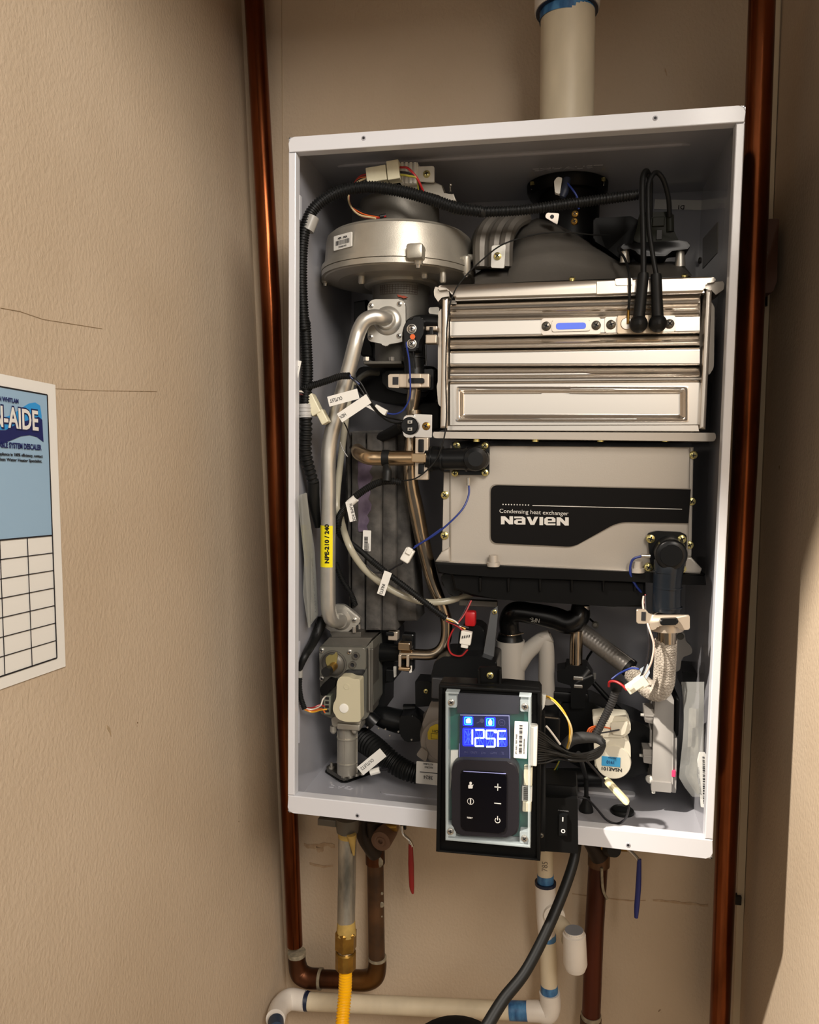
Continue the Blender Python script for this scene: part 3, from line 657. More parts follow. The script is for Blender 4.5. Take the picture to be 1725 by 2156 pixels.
obj('flange_plate', pbox(B(), 'C', 712, 690, 1060, 718, yc - .04, .04, .001), cast_m, t)
for X in (742, 972): obj('flange_bolt', T('C', [(X, 655, yc - .03), (X, 690, yc - .03)], 30, n=1, seg=6), scr_m, t)
# intake box (black) behind
t = thing('intake_box', 'black plastic air intake box behind the silver gas tube', 'box', P('C', 1000, 1080, .16))
obj('upper_housing', poly(B(), 'C', [(622, 150), (740, 130), (740, 480), (800, 560), (800, 660), (690, 640), (622, 400)], .125, .06, .002), black_m, t)
obj('upper_lug', pbox(B(), 'C', 1090, 150, 1142, 260, .10, .02, .003), black_m, t)
obj('lower_housing', poly(B(), 'C', rnd([(650, 740), (1380, 735), (1375, 900), (1240, 1060), (1000, 1080), (760, 1040), (640, 960)], 60), .13, .07, .003), black_m, t)
obj('lower_step', poly(B(), 'C', rnd([(880, 780), (1340, 770), (1340, 960), (1080, 990), (890, 930)], 40), .12, .02, .002), satin_m, t)
obj('vacuum_tube', T('C', [(640, 900, .115), (690, 840, .11), (760, 800, .11), (850, 800, .12)], 26), mat('grey_tube', '#5d5c55', .35), t)
obj('gasket', poly(B(), 'C', [(1180, 1120), (1240, 1060), (1400, 1060), (1400, 1300), (1330, 1330)], .15, .04, .002), rub_m, t)

# ------------------------------------------------------------------ silver gas tube
yp = .066
t = thing('gas_tube', 'long silver bent gas tube with a yellow sticker running down the left side', 'tube', P('E', 400, 1300, .05))
gp = [('C', 935, 305, yp - .004), ('C', 870, 295, yp - .012), ('C', 800, 290, .050), ('C', 720, 330, .047), ('C', 668, 430, .047), ('C', 638, 540, .045), ('C', 592, 720, .045), ('C', 535, 930, .045), ('C', 478, 1140, .045), ('C', 428, 1330, .045),
      ('C', 402, 1460, .045), ('C', 395, 1620, .045), ('E', 396, 200, .046), ('E', 393, 640, .048), ('E', 393, 1080, .05), ('E', 400, 1240, .052), ('E', 432, 1315, .058), ('E', 500, 1320, .07)]
ws = [P(*q) for q in gp]; rr = [M('C', p, 68) for p in ws]; rr[0] = rr[1] = M('C', ws[0], 66)
obj('pipe', tube(B(), ws, rr, seg=32, n=6), aluL_m, t)
bm = poly(B(), 'C', rnd([(752, 165), (800, 130), (1060, 128), (1095, 165), (1098, 500), (1050, 520), (940, 538), (912, 565), (890, 535), (752, 508)], 28), yp, .005, .0008)
obj('flange', bm, aluL_m, t)
c = P('C', 930, 325, yp); k = M('C', c, 1)
obj('collar', lathe(B(), [(0, 132 * k), (.001, 128 * k), (.003, 105 * k), (.0035, 92 * k), (.003, 84 * k), (.006, 80 * k), (.007, 70 * k)], c, (-.05, -1, 0), 36), aluL_m, t)
for X, Y in ((782, 188), (1040, 172), (779, 470), (1035, 462)): screw(t, 'C', X, Y, yp - .0006, 24, scr_m)
bm = poly(B(), 'E', rnd([(455, 1175), (535, 1178), (620, 1240), (690, 1305), (672, 1352), (560, 1432), (440, 1440), (330, 1360), (308, 1300), (330, 1270)], 24), .078, .006, .0008)
obj('flange', bm, aluL_m, t)
c = P('E', 505, 1315, .078); k = M('E', c, 1)
obj('collar', lathe(B(), [(0, 98 * k), (.0015, 92 * k), (.003, 78 * k), (.004, 74 * k)], c, (0, -1, 0), 32), aluL_m, t)
screw(t, 'E', 630, 1318, .0774, 26, scr_m)
# sticker wrapped round the pipe
pa, pb = P('E', 394, 455, .0472), P('E', 393, 830, .0484); Rr = M('E', pa, 68) * 1.04
def halfwrap(bm, pa, pb, R_, a0, a1, n=14, th=.0002):
    d = (pb - pa).normalized(); x = AX; rows = [[], []]
    for i in range(n + 1):
        a = math.radians(a0 + (a1 - a0) * i / n); o = Vector((math.sin(a) * R_, -math.cos(a) * R_, 0)); rows[0].append(pa + o); rows[1].append(pb + o)
    return grid(bm, rows)
st = obj('pipe_sticker', halfwrap(B(), pa, pb, Rr, -62, 52), yel_m, t, 'yellow printed sticker')
ctr = (pa + pb) / 2
tx = text('NPE-210 / 240', pb + Vector((.0026, 0, .0045)), (0, 0, 1), (-1, 0, 0), .0046, ink_m, st, 'sticker_text', off=.06, sx=1.12)
wc = WL[tx.name]; Rt = Rr + .0006
for v in tx.data.vertices:
    g = v.co + wc; f = (g.z - pb.z) / (pa.z - pb.z); cx = pb.x + (pa.x - pb.x) * f; cy = pb.y + (pa.y - pb.y) * f; a = .12 + (g.x - cx) / Rt
    v.co.x = cx + math.sin(a) * Rt - wc.x; v.co.y = cy - math.cos(a) * Rt - wc.y

# ------------------------------------------------------------------ gas valve
t = thing('gas_valve', 'grey cast gas control valve with brass nipple at the lower left', 'valve', P('G', 560, 1700, .07))
yv = .060
bm = poly(B(), 'G', rnd([(312, 480), (735, 490), (800, 420), (805, 1010), (745, 1130), (560, 1190), (325, 1090)], 12), yv + .008, .045, .001)
obj('valve_body', bm, mat('gunmetal', '#75746c', .45, .5, bump=.3, bs=700, dist=.0002), t)
obj('top_shelf', poly(B(), 'G', [(320, 480), (400, 400), (800, 400), (735, 490)], yv + .009, .04, .0005), cast_m, t)
obj('neck', poly(B(), 'G', rnd([(405, 350), (690, 350), (690, 400), (640, 410), (640, 492), (425, 480), (425, 380)], 8), yv + .014, .03, .001), cast_m, t)
obj('neck_window', pbox(B(), 'G', 462, 408, 600, 470, yv + .0128, .004, .001), alu_m, t); obj('neck_recess', pbox(B(), 'G', 485, 418, 580, 462, yv + .0122, .002, .0004), cast_m, t)
obj('neck_screw', T('G', [(628, 300, yv + .012), (630, 350, yv + .012)], 20, n=1), scr_m, t); obj('neck_screw', T('G', [(676, 282, yv + .012), (678, 320, yv + .012)], 11, n=1), scr_m, t)
obj('face_plate', poly(B(), 'G', rnd([(310, 482), (720, 490), (735, 520), (735, 680), (690, 740), (520, 800), (320, 800)], 18), yv, .010, .0012), mat('gunmetal', '#75746c'), t)
c = P('G', 440, 640, yv); k = M('G', c, 1)
obj('regulator_dome', lathe(B(), [(-.001, 128 * k), (.0015, 126 * k), (.0018, 112 * k), (.0006, 108 * k), (.0022, 96 * k), (.004, 78 * k), (.0045, 30 * k), (.0045, 1 * k)], c, (0, -1, 0), 40), cast_m, t)
obj('dome_bracket', poly(B(), 'G', rnd([(370, 580), (400, 555), (440, 560), (462, 530), (475, 560), (470, 620), (445, 690), (395, 680), (370, 620)], 10), yv - .0062, .003, .0006), mat('brassy_plate', '#a69a62', .4, .7), t)
obj('test_nipple', T('G', [(445, 655, yv - .005), (415, 685, yv - .018), (392, 700, yv - .024)], [38, 34, 30], n=3, seg=16), brass_m, t)
obj('nipple_cap', T('G', [(400, 693, yv - .02), (370, 712, yv - .032)], 42, n=1, seg=20), rub_m, t)
for X, Y in ((335, 515), (588, 527), (337, 770)): screw(t, 'G', X, Y, yv - .0008, 24, scr_m)
for X, Y in ((648, 560), (618, 642)):
    c = P('G', X, Y, yv); k = M('G', c, 1); bm = lathe(B(), [(-.001, 34 * k), (.003, 32 * k), (.003, 20 * k), (.0005, 18 * k), (.0003, 1 * k)], c, (0, -1, 0), 20)
    obj('test_port', bm, cast_m, t); obj('port_bore', lathe(B(), [(0, 19 * k), (.0012, 19 * k)], c, (0, -1, 0), 16), ink_m, t)
obj('label_recess', poly(B(), 'G', rnd([(515, 750), (560, 690), (650, 690), (730, 690), (715, 730), (680, 770)], 20), yv - .001, .003, .0005), dark_m, t)
# cream solenoid cover
bm = poly(B(), 'G', rnd([(472, 800), (500, 752), (580, 752), (620, 775), (682, 778), (688, 1150), (672, 1165), (560, 1165), (480, 1140), (434, 1060), (440, 1000), (468, 950)], 22), yv - .016, .016, .0016)
obj('coil_cover', bm, mat('stone_plastic', '#bbb49a', .45), t)
c = P('G', 537, 1040, yv - .016); k = M('G', c, 1); obj('coil_button', lathe(B(), [(0, 44 * k), (.0008, 42 * k), (.001, 36 * k), (.001, 1 * k)], c, (0, -1, 0), 28), whiteP_m, t)
c = P('G', 560, 845, yv - .016); obj('coil_rivet', lathe(B(), [(0, 28 * k), (.0005, 26 * k), (.0005, 17 * k), (.0002, 15 * k), (.0002, 1 * k)], c, (0, -1, 0), 24), mat('stone_plastic', '#bbb49a'), t)
obj('valve_side', pbox(B(), 'G', 745, 500, 800, 1080, yv + .006, .03, .001), cast_m, t)
obj('side_rail', T('G', [(764, 480, yv + .004), (766, 1060, yv + .004)], 5, n=1), aluL_m, t)
obj('plug_block', poly(B(), 'G', rnd([(315, 860), (345, 820), (400, 770), (460, 790), (455, 850), (400, 880), (385, 920), (330, 930)], 10), yv - .010, .014, .001), black_m, t)
obj('plug_terminal', pbox(B(), 'G', 352, 925, 415, 1100, yv - .004, .012, .001), mat('grey_green_plastic', '#6e7164', .5), t)
for i in range(4): obj('plug_slot', pbox(B(), 'G', 366, 940 + i * 38, 398, 962 + i * 38, yv - .0048, .001, .0002), dark_m, t)
obj('lower_collar', poly(B(), 'G', rnd([(420, 1130), (470, 1110), (690, 1150), (690, 1185), (660, 1215), (430, 1205)], 10), yv + .006, .03, .0012), alu_m, t)
# the wires with sleeve to the valve
t = thing('valve_cable', 'short corrugated cable with tape ring and orange wires left of the gas valve', 'cable', P('G', 180, 1040, .04))
obj('sleeve', T('G', [(345, 230, .078), (265, 420, .062), (185, 560, .024), (130, 690, .024)], [52, 44, 36, 26]), rub_m, t)
obj('tape_ring', T('G', [(136, 690, .025), (134, 760, .024)], 27, n=1, seg=16), mat('grey_tape', '#8f8d88', .4), t)
k = M('G', P('G', 130, 900, .023), 1)
obj('conduit', T('G', [(134, 760, .024), (132, 850, .023), (146, 950, .023), (178, 1045, .023)], 26, corr=16 * k, depth=.2), rub_m, t)
for m, pts in ((orw_m, [(180, 1045, .023), (240, 1065, .024), (330, 1045, .05), (365, 1080, .055)]), (whw_m, [(178, 1040, .023), (250, 1050, .024), (320, 1020, .05), (345, 960, .055), (375, 925, .056)]), (redw_m, [(178, 1035, .024), (250, 1036, .045), (320, 1010, .052), (360, 1025, .056)]), (yelw_m, [(180, 1052, .023), (250, 1075, .024), (330, 1055, .05), (380, 1050, .055)])):
    obj('wire', T('G', pts, 7, seg=6), m, t)

# gas inlet fitting standing on the bottom panel
t = thing('gas_inlet', 'ribbed cast gas inlet column on a diamond base marked GAS', 'fitting', Vector((P('G', 565, 1640, .08).x, .08, 0)))
y2 = .080; k = M('G', P('G', 565, 1400, y2), 1)
zb_ = .0012
obj('column', tube(B(), [P('G', 568, 1200, y2), P('G', 566, 1420, y2), P('G', 566, 1625, y2)], [84 * k, 86 * k, 90 * k], seg=28, n=1), alu_m, t)
for v in (1300, 1525): c = P('G', 567, v, y2); obj('band', lathe(B(), [(-5 * k, 86 * k), (-4 * k, 97 * k), (6 * k, 97 * k), (7 * k, 86 * k)], c, AZ, 28), alu_m, t)
for dx in (-84, -20, 88):
    yy = y2 - math.sqrt(max(0, (88 ** 2 - dx ** 2))) * k * .95
    obj('rib', T('G', [(567 + dx, 1240, yy), (566 + dx, 1620, yy)], 8, n=1, seg=8), alu_m, t)
for X in (440, 635): obj('hex_bolt', T('G', [(X, 1200, y2 - .012), (X, 1250, y2 - .012), (X, 1268, y2 - .012)], [30, 30, 16], n=1, seg=10), alu_m, t)
obj('top_flange', pbox(B(), 'G', 468, 1185, 680, 1240, y2 - .018, .034, .0015), alu_m, t)
base = [(360, 1620), (400, 1585), (560, 1560), (760, 1600), (785, 1640), (560, 1720), (510, 1718)]
q = [PZ('G', a, b, .0014) for a, b in rnd(base, 14)]
obj('gasket', prism(B(), q, (0, 0, .0015)), rub_m, t)
base = [(372, 1610), (410, 1580), (560, 1555), (745, 1590), (765, 1625), (560, 1700), (515, 1700)]
q = [PZ('G', a, b, .0035) for a, b in rnd(base, 14)]
obj('base_flange', prism(B(), q, (0, 0, .005), .001), cast_m, t)
for X, Y in ((424, 1590), (535, 1665), (595, 1668), (650, 1650), (700, 1640)):
    c = PZ('G', X, Y, .008); obj('base_bolt', lathe(B(), [(0, .0035), (.003, .0035), (.0032, .0018), (.008, .0016)], c, AZ, 10), alu_m, t)

# ------------------------------------------------------------------ burner hood (grey cast cone) and clamp
t = thing('burner_hood', 'dull grey cast burner hood sloping down behind the ignition leads', 'hood', P('B', 450, 1100, .12))
yh = .075
rows = []
top = [(0, 1085), (40, 1060), (200, 1040), (230, 880), (290, 780), (380, 745), (480, 770), (640, 860), (760, 935), (880, 1010), (1200, 1008), (1250, 1010), (1310, 1085)]
bot = [(0, 1150), (40, 1145), (200, 1138), (230, 1135), (290, 1132), (380, 1128), (480, 1124), (640, 1120), (760, 1114), (880, 1110), (1200, 1100), (1250, 1098), (1320, 1095)]
N_ = len(top)
def mid(f, y, ex=0):
    return [P('B', b[0] + (a[0] - b[0]) * f, b[1] + (a[1] - b[1]) * f, y) for a, b in zip(top, bot)]
bm = grid(B(), [mid(0, .066), mid(.02, .070), mid(.35, .078), mid(.7, .092), mid(.93, .115), mid(1, .135), [p + Vector((0, .012, -.004)) for p in mid(1, .135)]])
obj('hood_shell', bm, mat('grey_cast', '#615d57', .5, .45, bump=.3, bs=300, var=.1, vs_=20, dist=.0004), t, ang=60)
for i, X in enumerate((590, 1270, 1275)):
    if i < 2: screw(t, 'B', X, 1112 - i * 18, .068, 20, gold_m, 'screw', (0, -.4, 1))
# ribbed elbow clamp left of the hood
t = thing('air_duct_clamp', 'ribbed grey cast duct elbow between the fan and the burner hood', 'duct', P('B', 110, 1040, .11))
for i, (X, w_) in enumerate(((55, 0), (140, 1), (205, 2))):
    pts = [(X - 20, 1045, .085), (X - 18, 900, .085), (X + 5, 820, .09), (X + 50, 770, .1), (X + 110, 745, .115)]
    obj('duct_rib', T('B', pts, [46, 48, 46, 42, 34], seg=10), mat('grey_cast', '#615d57'), t)
obj('duct_body', T('B', [(70, 1040, .12), (75, 900, .12), (120, 830, .125), (220, 800, .13)], [100, 100, 95, 80], seg=20), cast_m, t)
obj('strap', poly(B(), 'B', rnd([(103, 912), (188, 905), (178, 1048), (98, 1045)], 6), .068, .003, .0005), aluL_m, t)
screw(t, 'B', 137, 975, .0672, 24)
obj('strap_bolt', T('B', [(-40, 985, .09), (50, 985, .09)], 22, n=1, seg=8), alu_m, t)

# exhaust collar and adaptor
t = thing('exhaust_collar', 'black round exhaust collar hanging from the casing top with two brass stud screws', 'collar', P('B', 560, 560, .15))
c = P('B', 560, 575, .15); k = M('B', c, 1)
obj('collar_ring', lathe(B(), [(-.03, 150 * k), (-.012, 205 * k), (-.004, 215 * k), (0, 205 * k)], Vector((c.x, .15, H_ - .0015 - .003)), AZ, 40), black_m, t) if False else None
zt_ = H_ - .0014
cc = Vector((P('B', 560, 560, .185).x, .1865, 0))
obj('collar_ring', lathe(B(), [(zt_ - .016, .036), (zt_ - .014, .044), (zt_ - .009, .047), (zt_ - .0006, .0475)], cc, AZ, 48), black_m, t)
obj('adaptor', lathe(B(), [(P('B', 600, 1000, .15).z, .035), (zt_ - .014, .035)], cc + Vector((.003, -.003, 0)), AZ, 40), black_m, t)
for X, Y in ((348, 545), (778, 520)):
    obj('stud', T('B', [(X, Y - 18, .165), (X, Y + 30, .165)], 7, n=1), scr_m, t); obj('stud_nut', T('B', [(X, Y - 18, .1595), (X, Y + 2, .1595)], 14, n=1, seg=6), gold_m, t)
obj('sensor_clip', poly(B(), 'B', rnd([(480, 520), (500, 495), (530, 500), (515, 600), (485, 590)], 6), .085, .006, .0006), whiteP_m, t)
obj('sensor_tape', T('B', [(560, 505, .088), (545, 580, .086), (530, 620, .085)], [22, 26, 18]), mat('navy_tape', '#20283c', .5), t)
obj('wire', T('B', [(548, 520, .086), (590, 570, .08), (620, 620, .08), (630, 690, .085)], 6), bluew_m, t)
obj('bracket', poly(B(), 'B', rnd([(435, 712), (512, 716), (500, 785), (425, 740)], 8), .094, .002, .0003), brush_m, t)
c = P('B', 468, 737, .094); obj('bracket_hole', lathe(B(), [(0, .0022), (.0003, .0022)], c, (0, -1, 0), 12), ink_m, t)
for X, Y in ((607, 720), (603, 765)): screw(t, 'B', X, Y, .092, 21, brass_m)
# black housing beside it
t = thing('flame_box', 'black plastic housing between exhaust collar and ignition transformer', 'box', P('B', 850, 980, .14))
obj('housing', poly(B(), 'B', rnd([(718, 745), (950, 733), (975, 750), (1000, 760), (1000, 970), (890, 1000), (800, 930), (718, 880)], 14), .118, .05, .002), black_m, t)

# ------------------------------------------------------------------ ignition transformer
t = thing('ignition_transformer', 'black ignition transformer on two metal posts with two arched leads', 'transformer', P('B', 1100, 1010, .09))
yi = .085
obj('base_bar', poly(B(), 'B', rnd([(885, 905), (960, 895), (1240, 880), (1300, 890), (1305, 930), (1180, 945), (1170, 975), (1000, 975), (960, 930), (885, 935)], 16), yi, .03, .002), satin_m, t)
obj('core', poly(B(), 'B', rnd([(1000, 900), (960, 880), (985, 790), (1000, 710), (1195, 705), (1205, 820), (1240, 890)], 10), yi + .003, .026, .002), mat('olive_black', '#1d1e19', .5, spec=.1), t)
obj('core_window', pbox(B(), 'B', 1075, 735, 1150, 795, yi + .001, .004, .001), mat('olive_black', '#25261f'), t)
obj('core_slot', pbox(B(), 'B', 1100, 815, 1135, 875, yi + .0015, .003, .0004), dark_m, t)
obj('lead_socket', T('B', [(1180, 730, yi + .004), (1182, 830, yi + .004)], 24, n=1, seg=16), mat('olive_black', '#25261f'), t)
obj('post', T('B', [(910, 935, yi + .01), (908, 1015, yi + .012)], [22, 30], n=1, seg=18), aluL_m, t)
obj('post', T('B', [(1245, 920, yi + .01), (1243, 1040, yi + .012)], [22, 32], n=1, seg=18), aluL_m, t)
obj('lead', T('B', [(1180, 735, yi), (1172, 620, .075), (1140, 510, .065), (1095, 470, .06), (1055, 530, .055), (1050, 640, .05), (1055, 800, .045), (1075, 950, .04), (1100, 1095, .038)], 15, n=8, seg=12), rub_m, t)
obj('lead', T('B', [(1060, 740, yi), (1062, 600, .078), (1062, 520, .07), (1040, 462, .062), (1018, 500, .056), (1015, 650, .05), (1020, 850, .044), (1022, 1090, .038)], 17, n=8, seg=12), rub_m, t)
for X0, Y0, X1, Y1 in ((1020, 1090, 992, 1385), (1098, 1095, 1108, 1382)):
    obj('boot', T('B', [(X0, Y0 - 8, .038), (X0, Y0 + 4, .038), ((X0 + X1) / 2, (Y0 + Y1) / 2, .040), (X1, Y1 - 20, .041)], [28, 33, 34, 36], n=2, seg=20), rub_m, t)
    c = P('B', X1, Y1, .041); k = M('B', c, 1); obj('boot_end', lathe(B(), [(-.008, 30 * k), (-.005, 50 * k), (0, 55 * k), (.004, 50 * k), (.0075, 34 * k), (.009, 8 * k)], c, (.1, -1, -.1), 24), rub_m, t)

# ------------------------------------------------------------------ primary heat exchanger
yx = .056
t = thing('heat_exchanger', 'bright stainless steel primary heat exchanger box with horizontal pressed ribs', 'heat exchanger', P('D', 860, 910, .12))
hx = t
L0, R0 = 178, 1552
rows_px = [ # (Y at left, Y at right, dy forward negative)
 (190, 135, .010), (205, 150, .0105), (208, 168, .004), (214, 176, -.001), (224, 186, -.002), (230, 194, .008), (236, 200, .008), (244, 208, -.0035), (256, 222, -.0055), (266, 240, -.0035), (276, 254, .010),
 (284, 262, .010), (298, 272, .001), (306, 278, 0), (311, 283, 0), (345, 320, 0), (381, 355, 0), (386, 360, 0), (394, 368, .002), (400, 376, .011), (408, 388, .003), (420, 400, -.0035), (434, 414, -.0055), (448, 428, -.0035), (458, 438, .003), (464, 443, .011),
 (472, 452, .001), (480, 460, 0), (485, 465, 0), (512, 500, 0), (535, 535, 0), (540, 540, 0), (548, 546, .002), (558, 553, .011), (570, 562, .003), (584, 576, -.0035), (600, 592, -.0055), (616, 606, -.0035), (626, 616, .010), (634, 624, .010), (642, 632, .0008), (652, 642, 0)]
def hrow(a, b, dy, n=24):
    out = []
    for i in range(n + 1):
        f = i / n; f2 = .5 - .5 * math.cos(math.pi * f) if False else f
        out.append(P('D', L0 + (R0 - L0) * f, a + (b - a) * f, yx + dy))
    return out
bm = grid(B(), [hrow(a, b, d) for a, b, d in rows_px]); obj('ribbed_front', bm, steel_m, t, ang=70)
# lower panel with a recessed rectangular field
def field(bm, rows, cols, hfun):
    V = []
    for j in range(rows + 1):
        r = []
        for i in range(cols + 1):
            f, g = i / cols, j / rows; X = L0 + (R0 - L0) * f; Ya = 652 + (642 - 652) * f; Yb = 876 + (872 - 876) * f
            Y = Ya + (Yb - Ya) * g; r.append(P('D', X, Y, yx + hfun(X, Y)))
        V.append(r)
    return grid(bm, V)
def hf(X, Y):
    d = min(X - 215, 1480 - X, Y - 665, 855 - Y)
    if d < 0: return 0
    if d < 16: return -.0016 * math.sin(d / 16 * math.pi / 2)
    if d < 34: return -.0016 + .0062 * ((d - 16) / 18)
    return .0046
bm = field(B(), 44, 150, hf); obj('lower_panel', bm, steel_m, t, ang=60)
def pbx(name, X0, Y0, X1, Y1, y, dy, m, b=.0008): return obj(name, pbox(B(), 'D', X0, Y0, X1, Y1, y, dy, b), m, t)
# body behind
bm = poly(B(), 'D', [(165, 190), (1560, 135), (1558, 905), (165, 905)], yx + .013, .12, .001); obj('core_box', bm, brush_m, t)
obj('bottom_lip', poly(B(), 'D', [(158, 878), (1545, 874), (1552, 912), (160, 906)], yx - .006, .006, .0006), steel_m, t)
obj('top_cover', poly(B(), 'D', rnd([(108, 112), (135, 105), (1590, 58), (1640, 62), (1640, 88), (1585, 95), (1580, 132), (205, 172), (180, 150), (170, 128), (110, 135)], 8), yx - .012, .03, .0012), brush_m, t)
obj('cover_ledge', poly(B(), 'D', [(205, 176), (1578, 134), (1580, 150), (205, 192)], yx - .006, .015, .0004), steel_m, t)
for pts in ([(88, 135), (95, 112), (172, 130), (175, 168), (130, 172), (112, 200), (90, 165)], [(1582, 92), (1680, 82), (1688, 100), (1684, 130), (1640, 160), (1618, 135), (1582, 128)]):
    obj('corner_clip', poly(B(), 'D', rnd(pts, 4, 2), yx - .006, .04, .0003), brush_m, t)
obj('notch_plate', poly(B(), 'D', [(984, 84), (1180, 74), (1180, 148), (984, 155)], yx - .0135, .002, .0003), brush_m, t)
obj('notch_tab', poly(B(), 'D', rnd([(1084, 70), (1182, 66), (1182, 105), (1090, 108)], 8), yx - .0145, .002, .0003), brush_m, t)
obj('side_flange', poly(B(), 'D', [(135, 178), (165, 176), (160, 892), (122, 892)], yx - .010, .05, .002), brush_m, t)
obj('side_flange', poly(B(), 'D', [(1588, 132), (1622, 130), (1586, 900), (1552, 896)], yx - .010, .05, .002), brush_m, t)
obj('side_bulge', poly(B(), 'D', rnd([(1600, 190), (1634, 210), (1630, 560), (1598, 610)], 20), yx + .01, .10, .004), brush_m, t)
obj('side_bulge', poly(B(), 'D', rnd([(130, 230), (112, 260), (110, 640), (104, 660), (112, 760), (130, 780)], 10), yx + .01, .10, .004), brush_m, t)
obj('base_flange', poly(B(), 'D', rnd([(84, 912), (1638, 918), (1642, 945), (1632, 965), (100, 948), (82, 940)], 6), yx - .014, .15, .0012), paintS_m, t)
for X in (323, 647, 1006, 1362): obj('flange_nut', T('D', [(X, 952, yx - .008), (X, 968, yx - .008)], 19, n=1, seg=12), gold_m, t)
obj('corner_bracket', poly(B(), 'D', rnd([(60, 228), (118, 225), (118, 268), (60, 262)], 8), yx + .02, .003, .0004), aluL_m, t)
# sight glass
obj('sight_plate', poly(B(), 'D', rnd([(680, 288), (1008, 282), (1008, 374), (680, 380)], 10), yx - .0025, .003, .0006), brush_m, t)
obj('sight_frame', poly(B(), 'D', rnd([(738, 300), (948, 296), (948, 356), (738, 362)], 8), yx - .0042, .002, .0005), brush_m, t)
obj('sight_glass', poly(B(), 'D', rnd([(760, 314), (926, 310), (926, 346), (760, 350)], 18, 6), yx - .0046, .001, .0002), mat('lit_blue_glass', '#5f78d8', .25, emit='#3a5ce0', es=.55), t, 'glowing blue sight window')
for X, Y in ((707, 331), (982, 326), (1064, 322), (1386, 318)): screw(t, 'D', X, Y, yx - .0032, 26, mat('dark_screw', '#6a655c', .35, .8))
obj('electrode_plate', poly(B(), 'D', rnd([(1030, 280), (1418, 272), (1418, 360), (1030, 368)], 8), yx - .0022, .0028, .0005), brush_m, t)
obj('electrode_mount', poly(B(), 'D', rnd([(1098, 274), (1350, 268), (1350, 368), (1098, 372)], 6), yx - .0065, .005, .0008), mat('sandy_steel', '#c9b79e', .4, .6), t)
obj('electrode_ring', lathe(B(), [(0, M('D', P('D', 1150, 318, .05), 34)), (.0015, M('D', P('D', 1150, 318, .05), 30)), (.0016, .001)], P('D', 1150, 318, yx - .0065), (0, -1, 0), 24), brush_m, t)
obj('flame_rod', T('D', [(1158, 318, yx - .009), (1160, 230, yx - .010)], 8, n=1), brass_m, t)

# thin black wire draped over the front
obj('sensor_wire', T('B', [(820, 850, .095), (700, 845, .075), (560, 832, .062), (380, 842, .055), (180, 900, .05), (60, 985, .045), ('A', 1300, 1330, .042), ('C', 1520, 110, .040), ('C', 1475, 350, .036), ('C', 1462, 800, .033), ('C', 1465, 1250, .032), ('C', 1420, 1480, .03), ('C', 1350, 1620, .03), ('C', 1200, 1750, .03), ('C', 1060, 1780, .035)], 4.5, n=8, seg=8), rub_m, None, 'thin black wire draped from the hood down the left edge of the steel box', 'wire')
obj('flame_wire', T('B', [(880, 905, .08), (870, 940, .07), (905, 985, .055), (935, 1080, .04), (938, 1200, .04), ('D', 1160, 240, .044)], 8, n=6, seg=8), rub_m, None, 'black wire running down to the rod beside the ignition boots', 'wire')

# ------------------------------------------------------------------ secondary heat exchanger
ys = .062
t = thing('condensing_exchanger', 'silver grey lower heat exchanger carrying a black name plate', 'heat exchanger', P('F', 800, 640, .12))
bm = poly(B(), 'F', [(128, -60), (1492, -50), (1478, 668), (900, 640), (128, 606)], ys, .13, .002); obj('body', bm, paintS_m, t)
obj('side_flange', poly(B(), 'F', [(92, 90), (130, 90), (128, 590), (82, 588), (86, 480)], ys + .004, .10, .001), paintS_m, t)
obj('side_flange', poly(B(), 'F', [(1490, -50), (1512, -50), (1500, 570), (1476, 570)], ys + .004, .10, .001), paintS_m, t)
obj('foot', poly(B(), 'F', [(80, 545), (124, 520), (126, 600), (44, 598)], ys - .006, .10, .002), paintS_m, t)
obj('foot', poly(B(), 'F', [(1470, 575), (1500, 575), (1560, 640), (1550, 672), (1440, 665)], ys - .006, .10, .002), paintS_m, t)
obj('bottom_edge', poly(B(), 'F', [(46, 596), (800, 632), (1440, 662), (1440, 674), (800, 644), (46, 606)], ys - .004, .10, .0008), paintS_m, t)
for X, Y in ((100, 222), (98, 452), (1500, 258), (1488, 505), (1510, -5)): screw(t, 'F', X, Y, ys + .0036, 24)
for X, Y in ((375, 600), (1195, 635)):
    obj('stud', T('F', [(X, Y - 38, ys - .008), (X, Y + 6, ys - .008)], 25, n=1, seg=18), paintS_m, t); obj('stud_base', T('F', [(X, Y + 2, ys - .008), (X, Y + 26, ys - .008)], 37, n=1, seg=18), paintS_m, t)
pts = rnd([(360, 165), (1496, 190), (1482, 382), (1085, 374), (830, 516), (360, 494)], [42, 0, 0, 60, 40, 42], 6)
npl = obj('name_plate_edge', poly(B(), 'F', [(a - (6 if a < 900 else 0), b + (-6 if b < 300 else 6)) for a, b in pts], ys - .0008, .001), mat('plate_edge', '#8c8478', .4, .3), t)
npl = obj('name_plate', poly(B(), 'F', pts, ys - .0014, .001), mat('matt_black_print', '#0f0e0e', .6, spec=.12), t, 'matt black name plate with white lettering')
ty = ys - .0016
dx_ = (P('F', 804, 332, ty) - P('F', 416, 325, ty)); 
xd = Vector((1, 0, 0)); zd = AZ
ob = text('Condensing heat exchanger', P('F', 416, 322, ty), (1, 0, -.012), (0, 0, 1), (P('F', 416, 302, ty) - P('F', 416, 325, ty)).z, inkW_m, npl, 'printed_text')
wd = (P('F', 808, 330, ty) - P('F', 416, 325, ty)).x; 
def fitw(ob, wd):
    xs_ = [v.co.x for v in ob.data.vertices]; x0 = min(xs_); s = wd / (max(xs_) - x0); c = (max(xs_) + x0) / 2
    for v in ob.data.vertices: v.co.x = (v.co.x - c) * s
    return ob
fitw(ob, wd)
